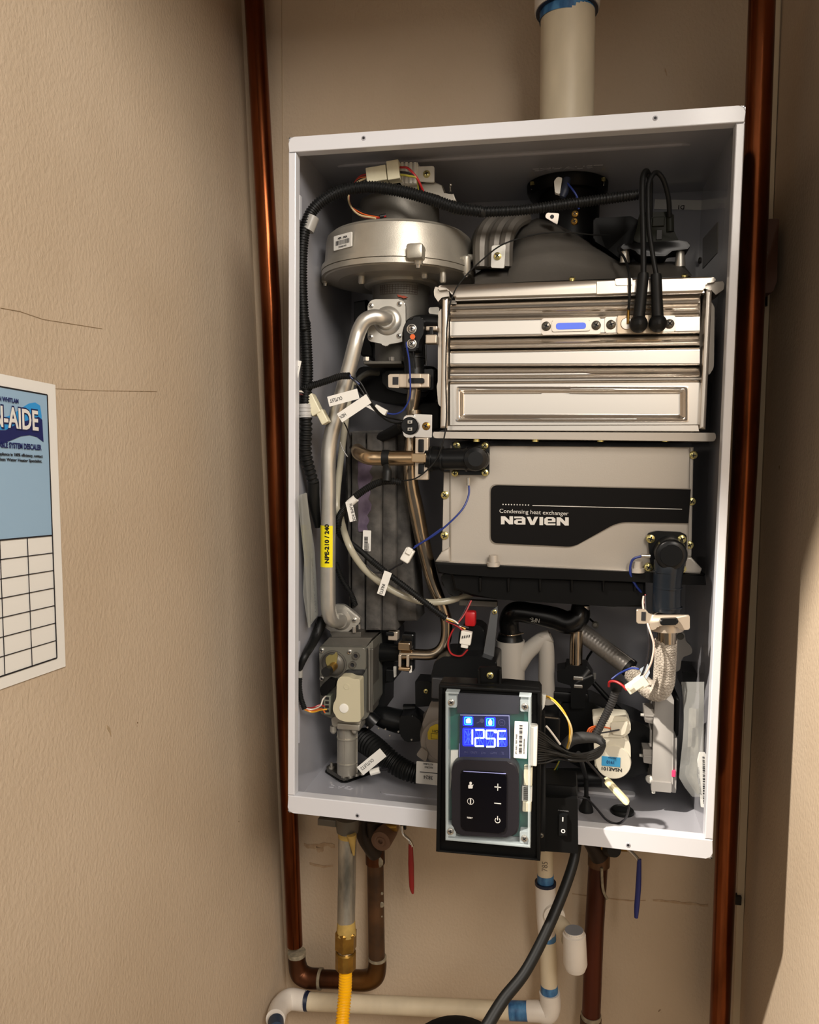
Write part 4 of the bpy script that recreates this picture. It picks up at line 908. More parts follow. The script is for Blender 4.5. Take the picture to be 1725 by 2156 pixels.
# wide block letters of the name plate
def stroke_letters(parent, r, X0, Y0, X1, Y1, y, m):
    """the seven wide letters, drawn as filled outlines on a unit cell"""
    L = {
     'N': [[(0, 0), (.34, 0), (.34, .0), (.70, .52), (.70, 0), (1, 0), (1, 1), (.68, 1), (.30, .45), (.30, 1), (0, 1)]],
     'a': [[(0, 0), (.75, 0), (1, .2), (1, 1), (.2, 1), (0, .85), (0, .5), (.2, .36), (.68, .36), (.68, .22), (0, .22)]],
     'v': [[(0, 0), (.32, 0), (.5, .62), (.68, 0), (1, 0), (.66, 1), (.34, 1)]],
     'i': [[(0, 0), (1, 0), (1, 1), (0, 1)]],
     'e': [[(.2, 0), (.8, 0), (1, .2), (1, .62), (.32, .62), (.32, .78), (1, .78), (1, 1), (.2, 1), (0, .82), (0, .2)]]}
    H = {'a': [(.32, .56), (.68, .56), (.68, .80), (.32, .80)], 'e': [(.32, .22), (.68, .22), (.68, .42), (.32, .42)]}
    seq = [('N', 1.25), ('a', 1.15), ('v', 1.2), ('i', .38), ('e', 1.15), ('N', 1.25)]; gap = .12
    tot = sum(s for _, s in seq) + gap * 5; u = (X1 - X0) / tot; x = X0
    for ch, w_ in seq:
        cell = lambda q, yy: P(r, x + q[0] * w_ * u, Y0 + (Y1 - Y0) * q[1] + (x - X0) / (X1 - X0) * 8, yy)
        bm = B()
        for o in L[ch]: prism(bm, [cell(q, y) for q in o], (0, .0003, 0))
        obj('block_letter', bm, m, parent)
        if ch in H: obj('letter_counter', prism(B(), [cell(q, y - .0001) for q in H[ch]], (0, .0002, 0)), mat('matt_black_print', '#131212'), parent)
        x += (w_ + gap) * u
stroke_letters(npl, 'F', 418, 342, 803, 388, ty, inkW_m)
bm = B()
for i in range(10): lathe(bm, [(0, .0007), (.0003, .0007)], P('F', 430 + i * 16, 275 + i * .4, ty), (0, -1, 0), 8)
poly(bm, 'F', [(597, 279), (1446, 300), (1446, 304), (597, 283)], ty, .0003)
obj('printed_rule', bm, inkW_m, npl)

# condensate pan
t = thing('condensate_pan', 'black plastic condensate pan under the lower heat exchanger', 'pan', P('F', 800, 850, .12))
bm = poly(B(), 'F', [(40, 604), (800, 642), (1440, 672), (1580, 672), (1585, 735), (1440, 732), (1200, 715), (400, 688), (130, 670), (60, 668)], ys - .010, .15, .002); obj('rim', bm, black_m, t)
bm = poly(B(), 'F', [(130, 662), (1240, 712), (1240, 860), (1060, 856), (420, 816), (260, 800), (150, 760)], ys - .002, .13, .003); obj('tray', bm, black_m, t)
for X in (300, 460, 640, 820, 1000, 1180): obj('tray_rib', poly(B(), 'F', [(X - 8, 690), (X + 8, 690), (X + 4, 770), (X - 4, 770)], ys - .006, .006, .0005), black_m, t)
obj('drain_boss', poly(B(), 'F', rnd([(75, 672), (200, 672), (200, 790), (130, 800), (110, 760), (80, 730)], 20), ys + .01, .03, .002), rub_m, t)
# ------------------------------------------------------------------ main corrugated conduit
t = thing('corrugated_conduit', 'thick black corrugated conduit arching over the fan and down the left side', 'conduit', P('C', 200, 1250, .03))
pts = [('B', 988, 603, .06), ('B', 850, 622, .058), ('B', 600, 655, .055), ('B', 300, 695, .05), ('B', 60, 708, .046), ('A', 1420, 845, .043), ('A', 1250, 820, .041), ('A', 1050, 755, .04), ('A', 850, 700, .039), ('A', 620, 668, .037), ('A', 440, 690, .034), ('A', 300, 750, .030), ('A', 200, 840, .026), ('A', 150, 960, .022), ('A', 125, 1120, .021), ('A', 122, 1400, .022), ('A', 140, 1700, .024),
       ('C', 180, 330, .026), ('C', 195, 560, .027), ('C', 205, 800, .027), ('C', 195, 950, .027), ('C', 180, 1120, .026)]
k = M('A', P('A', 140, 1200, .03), 1)
ws = [P(*q) for q in pts]; r_ = 44 * k
rad = [M('B', ws[0], 31)] * 1 + [M('B', ws[i], 32) for i in range(1, 5)] + [M('A', p, 43) for p in ws[5:17]] + [M('C', p, 54) for p in ws[17:]]
obj('conduit', tube(B(), ws, rad, seg=18, corr=19 * k, depth=.17), rub_m, t)
obj('conduit', T('C', [(180, 1120, .026), (192, 1280, .026), (185, 1500, .028), (215, 1650, .032), (260, 1800, .038)], [60, 60, 62, 58, 54], corr=36 * k, depth=.2, seg=18), rub_m, t)
obj('conduit_sleeve', T('C', [(258, 1790, .038), (262, 1950, .045), ('E', 285, 380, .055), ('E', 300, 470, .06)], [54, 55, 40, 30], seg=14), rub_m, t)
obj('tape_ring', T('A', [(205, 885, .025), (165, 985, .023)], 47, n=1, seg=20), mat('grey_tape', '#8f8d88'), t, 'pale grey tape ring')
obj('cable_tie', T('C', [(178, 1082, .025), (183, 1205, .025)], 62, n=1, seg=20), mat('pale_grey_clip', '#a9a8a6', .4), t, 'pale grey plastic clip'); 
for Y in (1110, 1140, 1175): obj('tie_ridge', T('C', [(181, Y, .0245), (181, Y + 8, .0245)], 64, n=1, seg=20), mat('pale_grey_clip', '#a9a8a6'), t)
def tag(parent, r, X, Y, y, ang, wpx, hpx, s, txt_flip=True, name='paper_tag', cap=.5, lab=None, al=.30, tilt=0., sx=.95):
    """folded paper tag: lower-left corner at X,Y, turned by ang degrees"""
    o = P(r, X, Y, y); xd, zd = rotd(ang); k = M(r, o, 1); xd = (xd + Vector((0, tilt, 0))).normalized()
    pl = plate(parent, name, o, xd, zd, wpx * k, hpx * k, .0005, paper_m, 0, lab or ('white paper tag printed ' + s))
    nd = xd.cross(zd)
    if txt_flip: text(s, o + xd * (wpx * k * (1 - al)) + zd * (hpx * k * (.5 + cap / 2)) + nd * .0001, -xd, -zd, hpx * k * cap, ink_m, pl, 'tag_lettering', sx=sx, off=.02)
    else: text(s, o + xd * (wpx * k * al) + zd * (hpx * k * (.5 - cap / 2)) + nd * .0001, xd, zd, hpx * k * cap, ink_m, pl, 'tag_lettering', sx=sx, off=.02)
    return pl
tag(t, 'C', 112, 880, .008, 78, 190, 56, 'VENTURI', cap=.5, al=.28)

# branch conduit to the OUTLET and HEX tags
t = thing('branch_cable', 'thin corrugated branch with paper tags OUTLET and HEX crossing the silver tube', 'cable', P('C', 580, 820, .02))
k = M('C', P('C', 380, 870, .02), 1)
obj('conduit', T('C', [(165, 935, .025), (260, 910, .022), (400, 865, .020), (500, 830, .018), (585, 825, .016)], 32, corr=19 * k, depth=.22, seg=14), rub_m, t)
tag(t, 'C', 405, 1105, .014, 14.5, 290, 92, 'OUTLET', cap=.34, al=.53, sx=.72)
tag(t, 'C', 520, 1248, .012, 33, 325, 92, 'HEX', cap=.34, al=.78, sx=.75)
obj('wire', T('C', [(570, 820, .018), (640, 880, .018), (700, 960, .02), (760, 1060, .022), (840, 1160, .03), (950, 1240, .05), (1080, 1260, .07)], 8, seg=8), rub_m, t)
obj('wire', T('C', [(585, 825, .018), (680, 880, .018), (740, 980, .02), (800, 1090, .024), (900, 1190, .04), (1070, 1230, .07)], 8, seg=8), rub_m, t)
obj('wire', T('C', [(585, 815, .018), (620, 860, .018), (680, 900, .02)], 8, seg=8), bluew_m, t)
obj('wire', T('C', [(540, 1250, .05), (575, 1330, .055), (600, 1430, .06), (590, 1480, .065)], 6, seg=6), rub_m, t)
obj('wire', T('C', [(500, 1425, .06), (530, 1500, .06), (570, 1560, .06)], 5, seg=6), mat('grey_wire', '#7d7a74', .4), t)
t = thing('wire_plug', 'cream plug hanging left of the HEX tag with white and black wires', 'connector', P('C', 300, 1200, .03))
xd, zd = rotd(-62); c = P('C', 262, 1090, .03); k = M('C', c, 1)
obj('plug_body', obox(B(), c, xd, AY, zd, 190 * k, .013, 92 * k, .001), cream_m, t)
c = P('C', 350, 1200, .03); obj('socket', obox(B(), c, xd, AY, zd, 130 * k, .011, 70 * k, .001), cream_m, t)
for i, m in enumerate((whw_m, ink_m, mat('maroon_wire', '#4a1a1c', .4))): obj('wire', T('C', [(105, 965 + 14 * i, .02), (160, 970 + 12 * i, .022), (200, 1000 + 10 * i, .026), (228, 1030, .03)], 9, seg=8), m, t)
t = thing('wire_plug', 'small white plug with a blue wire right of the HEX tag', 'connector', P('C', 900, 1150, .05))
xd, zd = rotd(-28); c = P('C', 870, 1140, .05); k = M('C', c, 1)
obj('plug_body', obox(B(), c, xd, AY, zd, 120 * k, .008, 62 * k, .0008), whiteP_m, t)
obj('paper_flag', poly(B(), 'C', [(735, 1105), (790, 1085), (850, 1120), (820, 1150)], .045, .0004), paper_m, t)
obj('wire', T('C', [(930, 1165, .05), (1000, 1172, .05), (1070, 1140, .048), (1125, 1050, .045), (1140, 950, .04), (1130, 700, .04), (1105, 550, .045), (1110, 480, .05)], 8, n=8, seg=8), bluew_m, t)

# ------------------------------------------------------------------ upper outlet elbow
t = thing('upper_elbow', 'black plastic elbow beside the steel box with two ringed screws', 'elbow fitting', P('C', 1180, 940, .09))
ye = .072
obj('elbow', T('C', [(1400, 340, ye), (1280, 340, ye), (1190, 370, ye), (1160, 450, ye), (1165, 640, ye), (1180, 800, ye)], [66, 68, 92, 100, 98, 88], seg=28), satin_m, t)
obj('face', poly(B(), 'C', rnd([(1080, 380), (1140, 290), (1260, 285), (1260, 440), (1215, 520), (1215, 600), (1090, 600)], 30), ye - .026, .02, .003), satin_m, t)
for Y in (400, 535):
    c = P('C', 1153, Y, ye - .026); k = M('C', c, 1)
    obj('screw_ring', lathe(B(), [(0, 46 * k), (.001, 45 * k), (.0012, 36 * k), (.0003, 34 * k)], c, (0, -1, 0), 24, cap=False), scr_m, t); screw(t, 'C', 1153, Y, ye - .0265, 33, scr_m)
obj('sensor_plug', T('C', [(1160, 470, ye - .026), (1160, 470, ye - .030)], 24, n=1), orw_m, t)
obj('edge_rib', T('C', [(1275, 540, ye - .018), (1285, 730, ye - .018)], 8, n=1), satin_m, t); obj('edge_rib', T('C', [(1165, 590, ye - .024), (1185, 760, ye - .022)], 6, n=1), satin_m, t)
c = P('C', 1175, 660, ye); k = M('C', c, 1); obj('band', lathe(B(), [(-6 * k, 96 * k), (-5 * k, 104 * k), (5 * k, 104 * k), (6 * k, 96 * k)], c, AZ, 24), satin_m, t)
obj('spring_clip', pbox(B(), 'C', 1275, 450, 1378, 530, ye - .020, .012, .001), clipS_m, t); obj('spring_clip', pbox(B(), 'C', 1278, 372, 1385, 412, ye - .018, .012, .001), clipS_m, t)
obj('clip_slot', pbox(B(), 'C', 1312, 380, 1345, 450, ye - .019, .004, .0005), satin_m, t)
def clip(parent, r, xs, y0, y1, y, slot):
    """sheet clip: outer wings + raised middle with a black slot"""
    a, b, c_, d = xs
    obj('clip_plate', pbox(B(), r, a, y0, d, y1, y, .010, .001), clipS_m, parent)
    obj('clip_fold', pbox(B(), r, b, y0 - 2, c_, y1 + 2, y - .002, .004, .001), clipS_m, parent)
    obj('clip_slot', poly(B(), r, rnd([(slot[0], slot[1]), (slot[2], slot[1]), (slot[2], slot[3]), (slot[0], slot[3])], (slot[3] - slot[1]) * .4), y - .0035, .003, .0006), satin_m, parent)
clip(t, 'C', (945, 1105, 1235, 1308), 806, 930, ye - .022, (1120, 845, 1265, 892))
obj('clip_wing', poly(B(), 'C', rnd([(938, 815), (1040, 808), (1040, 935), (940, 930)], 12), ye - .024, .0012), clipS_m, t); obj('clip_hole', pbox(B(), 'C', 978, 835, 1030, 905, ye - .0245, .0004, 0), ink_m, t)
obj('collar', T('C', [(1180, 760, ye), (1182, 940, ye)], [100, 104], n=1, seg=24), satin_m, t)
obj('flange', poly(B(), 'C', rnd([(1200, 770), (1350, 760), (1350, 950), (1220, 950)], 12), ye - .004, .012, .001), satin_m, t)

# stainless outlet tube
t = thing('outlet_tube', 'long bent stainless water tube running down from the upper elbow to the black manifold', 'tube', P('E', 1200, 1640, .09))
yt = .080
obj('tube', T('C', [(1180, 930, yt), (1165, 1050, yt), (1150, 1180, yt), (1140, 1390, yt), (1135, 1600, yt), (1145, 1800, yt + .004), ('E', 1190, 300, yt + .008), ('E', 1260, 640, yt + .012), ('E', 1340, 960, yt + .014), ('E', 1430, 1200, yt + .014), ('E', 1470, 1350, yt + .014), ('E', 1450, 1530, yt + .012), ('E', 1350, 1625, yt + .01), ('E', 1150, 1628, yt + .008), ('E', 1050, 1628, yt + .008)],
   [66, 62, 48, 48, 60, 66, 70, 66, 60, 54, 52, 50, 50, 50, 50], n=8, seg=24), steelT_m, t)
obj('bead', T('C', [(1178, 1140, yt), (1180, 1175, yt)], 62, n=1, seg=20), steelT_m, t)
# thermostat
t = thing('limit_switch', 'round black limit switch on a shiny plate with yellow screw', 'switch', P('C', 1210, 1385, .06))
yl = .056
obj('mount_plate', poly(B(), 'C', rnd([(1172, 1172), (1338, 1178), (1335, 1385), (1180, 1378), (1165, 1300)], 5), yl, .002, .0003), steel_m, t)
obj('clamp', poly(B(), 'C', rnd([(1085, 1185), (1180, 1180), (1180, 1385), (1085, 1385), (1060, 1290)], 16), yl - .001, .004, .0008), steel_m, t)
c = P('C', 1138, 1280, yl - .001); k = M('C', c, 1)
obj('switch_body', lathe(B(), [(0, 80 * k), (.003, 80 * k), (.004, 72 * k), (.004, 1 * k)], c, (0, -1, 0), 32), satin_m, t)
for Y in (1243, 1308): obj('terminal', pbox(B(), 'C', 1113, Y - 15, 1155, Y + 17, yl - .0095, .006, .0004), scr_m, t); obj('terminal_slot', pbox(B(), 'C', 1125, Y - 4, 1143, Y + 8, yl - .0098, .001, 0), ink_m, t)
screw(t, 'C', 1283, 1282, yl - .0006, 38, brass_m)
obj('rubber_boot', T('C', [(1060, 1290, .075), (900, 1370, .09), (720, 1430, .10)], [55, 46, 30], seg=14), rub_m, t)

# ------------------------------------------------------------------ lower elbow (horizontal)
t = thing('lower_elbow', 'black plastic elbow bolted to the top left of the name plate exchanger', 'elbow fitting', P('F', 250, 120, .06))
yf = .050
obj('mount_plate', poly(B(), 'D', rnd([(185, 968), (300, 960), (395, 965), (392, 1150), (200, 1150)], 14), yf + .006, .006, .001), satin_m, t)
obj('elbow', T('D', [(45, 1062, yf - .006), (140, 1062, yf - .006), (250, 1062, yf - .007), (320, 1062, yf - .006), (350, 1063, yf + .002)], [56, 58, 62, 68, 56], seg=28), satin_m, t)
for X in (75, 135, 270):
    c = P('D', X, 1062, yf - .006); k = M('D', c, 1); obj('band', lathe(B(), [(-6 * k, 60 * k), (-5 * k, 70 * k), (5 * k, 70 * k), (6 * k, 60 * k)], c, AX, 24), satin_m, t)
obj('end_cap', lathe(B(), [(-.012, M('D', P('D', 330, 1062, yf), 66)), (0, M('D', P('D', 330, 1062, yf), 62)), (.002, M('D', P('D', 330, 1062, yf), 40))], P('D', 318, 1062, yf - .022), (.15, -1, 0), 28), satin_m, t)
for X, Y in ((214, 985), (370, 988), (204, 1140), (370, 1137)): screw(t, 'D', X, Y, yf + .0055, 20)
obj('wire_barb', T('E', [(1668, 25, .05), (1668, 95, .05)], 17, n=1, seg=12), scr_m, t)
obj('blue_wire', T('E', [(1672, 90, .05), (1670, 180, .046), (1620, 300, .04), (1500, 430, .036), (1350, 550, .036), (1180, 650, .04)], 9, n=8, seg=8), bluew_m, t)
obj('blue_wire', T('E', [(1420, 490, .038), (1300, 575, .037), (1170, 665, .04)], 8, n=6, seg=8), bluew_m, t)
t = thing('return_tube', 'short champagne coloured steel pipe bend clipped to the lower elbow', 'tube', P('C', 900, 1560, .05))
yr = .050
obj('tube', T('C', [(660, 1500, .085), (680, 1530, .065), (760, 1565, yr), (880, 1572, yr), (1180, 1572, yr)], [60, 66, 68, 68, 68], seg=28), mat('champagne_steel', '#c8ad8a', .28, 1., bump=.08, bs=120), t)
obj('clip_band', pbox(B(), 'C', 1148, 1528, 1280, 1612, yr - .020, .010, .001), mat('champagne_steel', '#c8ad8a'), t)
obj('clip_plate', pbox(B(), 'C', 1180, 1385, 1300, 1770, yr - .012, .010, .001), clipS_m, t)
obj('clip_slot', pbox(B(), 'C', 1210, 1400, 1260, 1520, yr - .014, .004, .001), satin_m, t); obj('clip_slot', pbox(B(), 'C', 1210, 1620, 1262, 1720, yr - .014, .004, .001), satin_m, t)
obj('socket', T('C', [(1280, 1575, yr), (1410, 1575, yr)], [115, 108], n=1, seg=28), satin_m, t)
# black tie with hanging clamp
c = P('C', 922, 1570, yr); k = M('C', c, 1)
obj('cable_tie', T('C', [(888, 1570, yr), (955, 1572, yr)], 74, n=1, seg=24), rub_m, t)
obj('tie_clamp', T('C', [(920, 1640, yr - .015), (930, 1700, yr - .018), (925, 1780, yr - .02)], [30, 44, 40]), rub_m, t)

# ------------------------------------------------------------------ insulated buffer tank
t = thing('buffer_tank', 'tall grey speckled insulated tank with purple stain and barcode strip behind the silver tube', 'tank', P('E', 850, 1420, .14))
bm = poly(B(), 'C', rnd([(550, 1330), (1080, 1310), (1085, 2156), (550, 2156)], [80, 20, 0, 0]), .112, .06, .004)
obj('upper_shell', bm, foam_m, t)
zt1 = P('C', 800, 1330, .13).z; zb1 = P('E', 800, 1410, .13).z
def fpanel(name, X0a, X1a, X0b, X1b, y, m=foam_m, ya=1340, yb=1415, dy=.05):
    pts = [P('C', X0a, ya, y), P('C', X1a, ya, y), P('E', X1b, yb, y), P('E', X0b, yb, y)]
    return obj(name, prism(B(), pts, (0, dy, 0), .003), m, t)
fpanel('shell_panel', 560, 598, 585, 600, .100)
fpanel('shell_panel', 602, 735, 604, 722, .092)
fpanel('shell_panel', 741, 882, 730, 868, .088)
fpanel('shell_panel', 888, 1010, 878, 1010, .092)
fpanel('shell_panel', 1012, 1085, 1012, 1200, .100, yb=1330)
# purple stain: part of the panel's own colour, a thin coat with ragged edge
rr = random.Random(3); e1 = []; e2 = []
for i in range(14):
    f = i / 13; Yc = 1600 + f * 640
    e1.append((665 + rr.uniform(-6, 6), Yc)); e2.append((790 - f * 30 + rr.uniform(-22, 22), Yc))
poly2 = e1 + e2[::-1]
bm = B(); prism(bm, [P('C', a, b, .0872 if a > 741 else .0912) for a, b in poly2], (0, .0008, 0)); obj('purple_stain', bm, mat('purple_stain', '#54475a', .85, col2='#6f6274', vs_=70), t)
o_ = P('E', 755, 742, .086); pl = plate(t, 'barcode_strip', P('E', 705, 690, .0872), rotd(-1)[0], rotd(-1)[1], M('E', o_, 76), M('E', o_, 190), .0004, paper_m, .001)
barcode(pl, P('E', 722, 560, .0866), (0, 0, -1), (1, 0, 0), M('E', o_, 150), M('E', o_, 34), n=24)
text('SL2300123', P('E', 765, 690, .0866), (0, 0, 1), (-1, 0, 0), M('E', o_, 9), ink_m, pl, 'sticker_text', sx=1.2)

# clear tube
t = obj('clear_tube', T('C', [(640, 880, .105), (590, 960, .10), ('E', 474, 180, .088), ('E', 505, 380, .078), ('E', 575, 620, .056), ('E', 690, 815, .060), ('E', 850, 965, .068), ('E', 1050, 1085, .07), ('E', 1250, 1150, .075), ('E', 1450, 1150, .08), ('E', 1600, 1110, .09), ('E', 1690, 1090, .10)], 31, n=8, seg=14), clear('milky_tube', '#b5b09d', .72, .2), None, 'milky translucent tube looping across the grey tank to the pan', 'tube')
# flame rod conduit with tag, and inlet conduit
t = thing('flame_rod_cable', 'thin corrugated cable with FLAME ROD tag curving down the grey tank', 'cable', P('E', 480, 600, .06))
k = M('E', P('E', 700, 150, .05), 1)
obj('conduit', T('E', [(1060, 70, .035), (960, 55, .035), (850, 70, .038), (740, 125, .04), (620, 215, .042), (545, 300, .050), (490, 400, .062), (492, 520, .068), (545, 600, .070)], 33, corr=19 * k, depth=.22, seg=14), rub_m, t)
obj('sleeve', T('E', [(600, 620, .070), (700, 700, .067), (790, 780, .064)], 26, seg=12), rub_m, t)
obj('conduit', T('E', [(790, 780, .062), (900, 870, .06), (1050, 985, .058), (1200, 1100, .056), (1340, 1210, .054), (1460, 1300, .052)], 31, corr=19 * k, depth=.22, seg=14), rub_m, t)
obj('conduit', T('E', [(460, 800, .075), (520, 950, .08), (600, 1080, .085), (640, 1180, .09)], 26, corr=17 * k, depth=.2, seg=12), rub_m, t)
tag(t, 'E', 590, 445, .034, 95, 180, 62, 'FLAME ROD', False, al=.04, cap=.42) if False else None
pl = plate(t, 'paper_tag', P('E', 612, 440, .036), Vector((-.26, 0, 1)), Vector((-1, 0, -.26)), M('E', P('E', 612, 440, .036), 190), M('E', P('E', 612, 440, .036), 52), .0005, paper_m, 0, 'white paper tag printed FLAME ROD') if False else None
xdt = Vector((-.24, 0, 1)).normalized(); zdt = Vector((-1, 0, -.24)).normalized(); o_ = P('E', 655, 395, .036); kk = M('E', o_, 1)
pl = plate(t, 'paper_tag', P('E', 648, 415, .036), xdt, zdt, 185 * kk, 62 * kk, .0005, paper_m, 0, 'white paper tag printed FLAME ROD')
text('FLAME ROD', P('E', 585, 262, .0354), -xdt, -zdt, 26 * kk, ink_m, pl, 'tag_lettering', sx=.85)
obj('tag_fold', T('E', [(645, 210, .039), (580, 265, .04)], 36, n=1, seg=12), paper_m, t)
for m, pts in ((yelw_m, [(1470, 1310, .05), (1560, 1350, .048), (1640, 1400, .047)]), (whw_m, [(1470, 1300, .05), (1540, 1325, .048), (1600, 1380, .047)]), (redw_m, [(1465, 1325, .05), (1560, 1370, .048), (1615, 1410, .046)]), (ink_m, [(1470, 1320, .05), (1580, 1360, .047), (1670, 1390, .047)])):
    obj('wire', T('E', pts, 8, seg=6), m, t)
t = thing('wire_plug', 'white four-way plug with black and red looped wires below the pan', 'connector', P('F', 215, 1080, .05))
xd, zd = rotd(-7); c = P('F', 220, 1030, .046); k = M('F', c, 1)
obj('plug_body', obox(B(), c, xd, AY, zd, 62 * k, .008, 75 * k, .0008), whiteP_m, t); c = P('F', 213, 1072, .046); obj('plug_tail', obox(B(), c, xd, AY, zd, 40 * k, .006, 30 * k, .0006), whiteP_m, t)
for i in range(4): obj('plug_pin', obox(B(), P('F', 200 + i * 13, 1028 - i * 2, .0405), xd, AY, zd, 5 * k, .0006, 14 * k), ink_m, t)
obj('wire', T('F', [(250, 820, .06), (210, 900, .055), (150, 980, .05), (118, 1060, .05), (135, 1120, .05), (190, 1135, .048), (228, 1100, .046)], 5, n=8, seg=6), redw_m, t)
obj('wire', T('F', [(240, 820, .062), (200, 900, .056), (160, 960, .05), (125, 1050, .051), (140, 1125, .051), (190, 1130, .049), (222, 1095, .046)], 4, n=8, seg=6), ink_m, t)
t = thing('inlet_cable', 'blue and black wire pair with white plug and tag INLET2 crossing the grey tank', 'cable', P('E', 1100, 800, .05))
xd, zd = rotd(62); c = P('E', 1115, 728, .045); k = M('E', c, 1)
obj('plug_body', obox(B(), c, xd, AY, zd, 130 * k, .009, 88 * k, .0015), whiteP_m, t); obj('plug_latch', obox(B(), P('E', 1130, 690, .040), xd, AY, zd, 60 * k, .004, 50 * k, .0008), whiteP_m, t)
obj('wire', T('E', [(1070, 800, .045), (1010, 830, .05), (930, 875, .055), (820, 885, .058), (740, 820, .06)], 8, seg=8), ink_m, t)
xdt = Vector((-.32, 0, -1)).normalized(); zdt = Vector((1, 0, -.32)).normalized(); o_ = P('E', 905, 868, .045)
pl = plate(t, 'paper_tag', o_, xdt, zdt, 225 * k, 72 * k, .0005, paper_m, 0, 'white paper tag printed INLET2')
text('INLET2', P('E', 850, 1078, .0444), -xdt, -zdt, 30 * k, ink_m, pl, 'tag_lettering', sx=.85) if False else text('INLET2', P('E', 888, 985, .0444), xdt, zdt, 28 * k, ink_m, pl, 'tag_lettering', sx=.8)

# documents in a clear bag on the left panel
t = thing('document_bag', 'clear plastic bag of folded papers standing against the left side panel', 'bag', PX('E', 230, 1380, .012))
def leftq(px, x=.010): return [PX('E', a, b, x) for a, b in px]
obj('paper_leaf', prism(B(), leftq([(235, 715), (262, 700), (298, 1270), (240, 1330)], .012), (.0006, 0, 0)), mat('grey_paper', '#8d8b85', .6), t)
obj('paper_leaf', prism(B(), leftq([(140, 180), (185, 165), (240, 700), (215, 1385)], .008), (.002, 0, 0)), mat('grey_paper', '#8d8b85'), t)
obj('bag_film', prism(B(), leftq([(112, 190), (190, 160), (268, 690), (300, 1270), (212, 1392), (165, 1080), (175, 760)], .0135), (.0004, 0, 0)), clear('bag_film', '#b9bdb9', .28, .15), t)
p0, p1 = PX('E', 240, 760, .0128), PX('E', 276, 1245, .0128)
text('IMPORTANT SAFETY NOTICE', p0, (p1 - p0), Vector((0, 1, 0)).cross(Vector((0, 0, 0))) if False else (Vector((1, 0, 0)).cross(p1 - p0)).normalized(), .0034, ink_m, t, 'printed_text', sx=1.5)

# ------------------------------------------------------------------ black manifold, hoses at the bottom left
t = thing('water_manifold', 'black plastic water manifold with clips behind the gas valve', 'manifold', P('G', 860, 1240, .13))
ym_ = .115
obj('upper_body', poly(B(), 'G', rnd([(690, 360), (1000, 350), (1010, 470), (1000, 620), (990, 800), (910, 810), (905, 1060), (810, 1060), (810, 400)], 10), ym_, .05, .003), satin_m, t)
obj('branch', T('G', [(820, 530, ym_ - .01), (1040, 540, ym_ - .016), (1110, 545, ym_ - .02)], [85, 78, 90], n=1, seg=24), satin_m, t)
obj('branch_flange', pbox(B(), 'G', 1060, 365, 1168, 710, ym_ - .022, .014, .002), satin_m, t)
obj('clip_band', pbox(B(), 'G', 1028, 448, 1135, 515, ym_ - .040, .012, .001), mat('champagne_steel', '#c8ad8a'), t); obj('clip_band', pbox(B(), 'G', 1028, 672, 1135, 700, ym_ - .038, .012, .001), mat('champagne_steel', '#c8ad8a'), t)
for X in (1040, 1112): obj('clip_leg', pbox(B(), 'G', X - 10, 555, X + 14, 665, ym_ - .036, .004, .0006), clipS_m, t)
obj('clip_block', pbox(B(), 'G', 935, 345, 1022, 425, ym_ - .016, .012, .001), clipS_m, t); obj('clip_block_slot', pbox(B(), 'G', 915, 350, 990, 385, ym_ - .018, .004, .001), satin_m, t)
obj('clip_pin', pbox(B(), 'G', 822, 360, 832, 455, ym_ - .004, .004, .0004), clipS_m, t)
for Y in (705, 775): obj('clip_pin', pbox(B(), 'G', 830, Y - 14, 882, Y + 16, ym_ - .003, .004, .0006), scr_m, t)
obj('white_tab', poly(B(), 'G', rnd([(985, 660), (1012, 660), (1012, 750), (990, 762)], 8), ym_ - .012, .002), whiteP_m, t); obj('white_tab', poly(B(), 'G', rnd([(1130, 660), (1152, 655), (1152, 715), (1130, 720)], 5), ym_ - .03, .002), whiteP_m, t)
obj('port_block', pbox(B(), 'G', 915, 690, 988, 800, ym_ - .010, .02, .001), satin_m, t)
obj('lower_body', T('G', [(800, 1090, ym_), (900, 1120, ym_), (1050, 1160, ym_), (1230, 1180, ym_)], [70, 100, 110, 100], seg=20), satin_m, t)
obj('lower_flange', poly(B(), 'G', rnd([(1040, 1110), (1160, 1100), (1240, 1160), (1240, 1340), (1100, 1350), (1040, 1280)], 16), ym_ - .03, .03, .003), satin_m, t)
obj('left_knuckle', T('G', [(740, 1100, ym_ - .02), (820, 1180, ym_ - .02)], [66, 80], n=1, seg=20), satin_m, t)
for X, Y in ((752, 1212), (853, 1218), (915, 1228), (1032, 1250), (955, 1285), (1152, 1322)): obj('shiny_pin', lathe(B(), [(0, .0012), (.0015, .001)], P('G', X, Y, ym_ - .045), (0, -1, 0), 10), scr_m, t)
obj('sensor_housing', poly(B(), 'G', rnd([(1182, 790), (1330, 800), (1330, 1020), (1185, 1030)], 14), ym_ - .01, .03, .002), satin_m, t); screw(t, 'G', 1282, 885, ym_ - .011, 24)
obj('fitting_stub', T('G', [(1190, 1040, ym_), (1080, 1040, ym_)], 40, n=1), satin_m, t)
t = thing('water_hose', 'black corrugated hose with OUTLET2 tag running from the manifold to the pump', 'hose', P('G', 900, 1560, .09))
k = M('G', P('G', 900, 1500, .09), 1)
obj('hose', T('G', [(700, 1320, .115), (800, 1390, .10), (900, 1470, .09), (1020, 1560, .085), (1120, 1610, .08), (1210, 1640, .08)], [110, 108, 102, 95, 92, 90], corr=34 * k, depth=.14, seg=22), rub_m, t)
xd, zd = rotd(42.5); o_ = P('G', 712, 1648, .05)
pl = plate(t, 'paper_tag', o_, xd, zd, M('G', o_, 290), M('G', o_, 92), .0005, paper_m, 0, 'white paper tag printed OUTLET2')
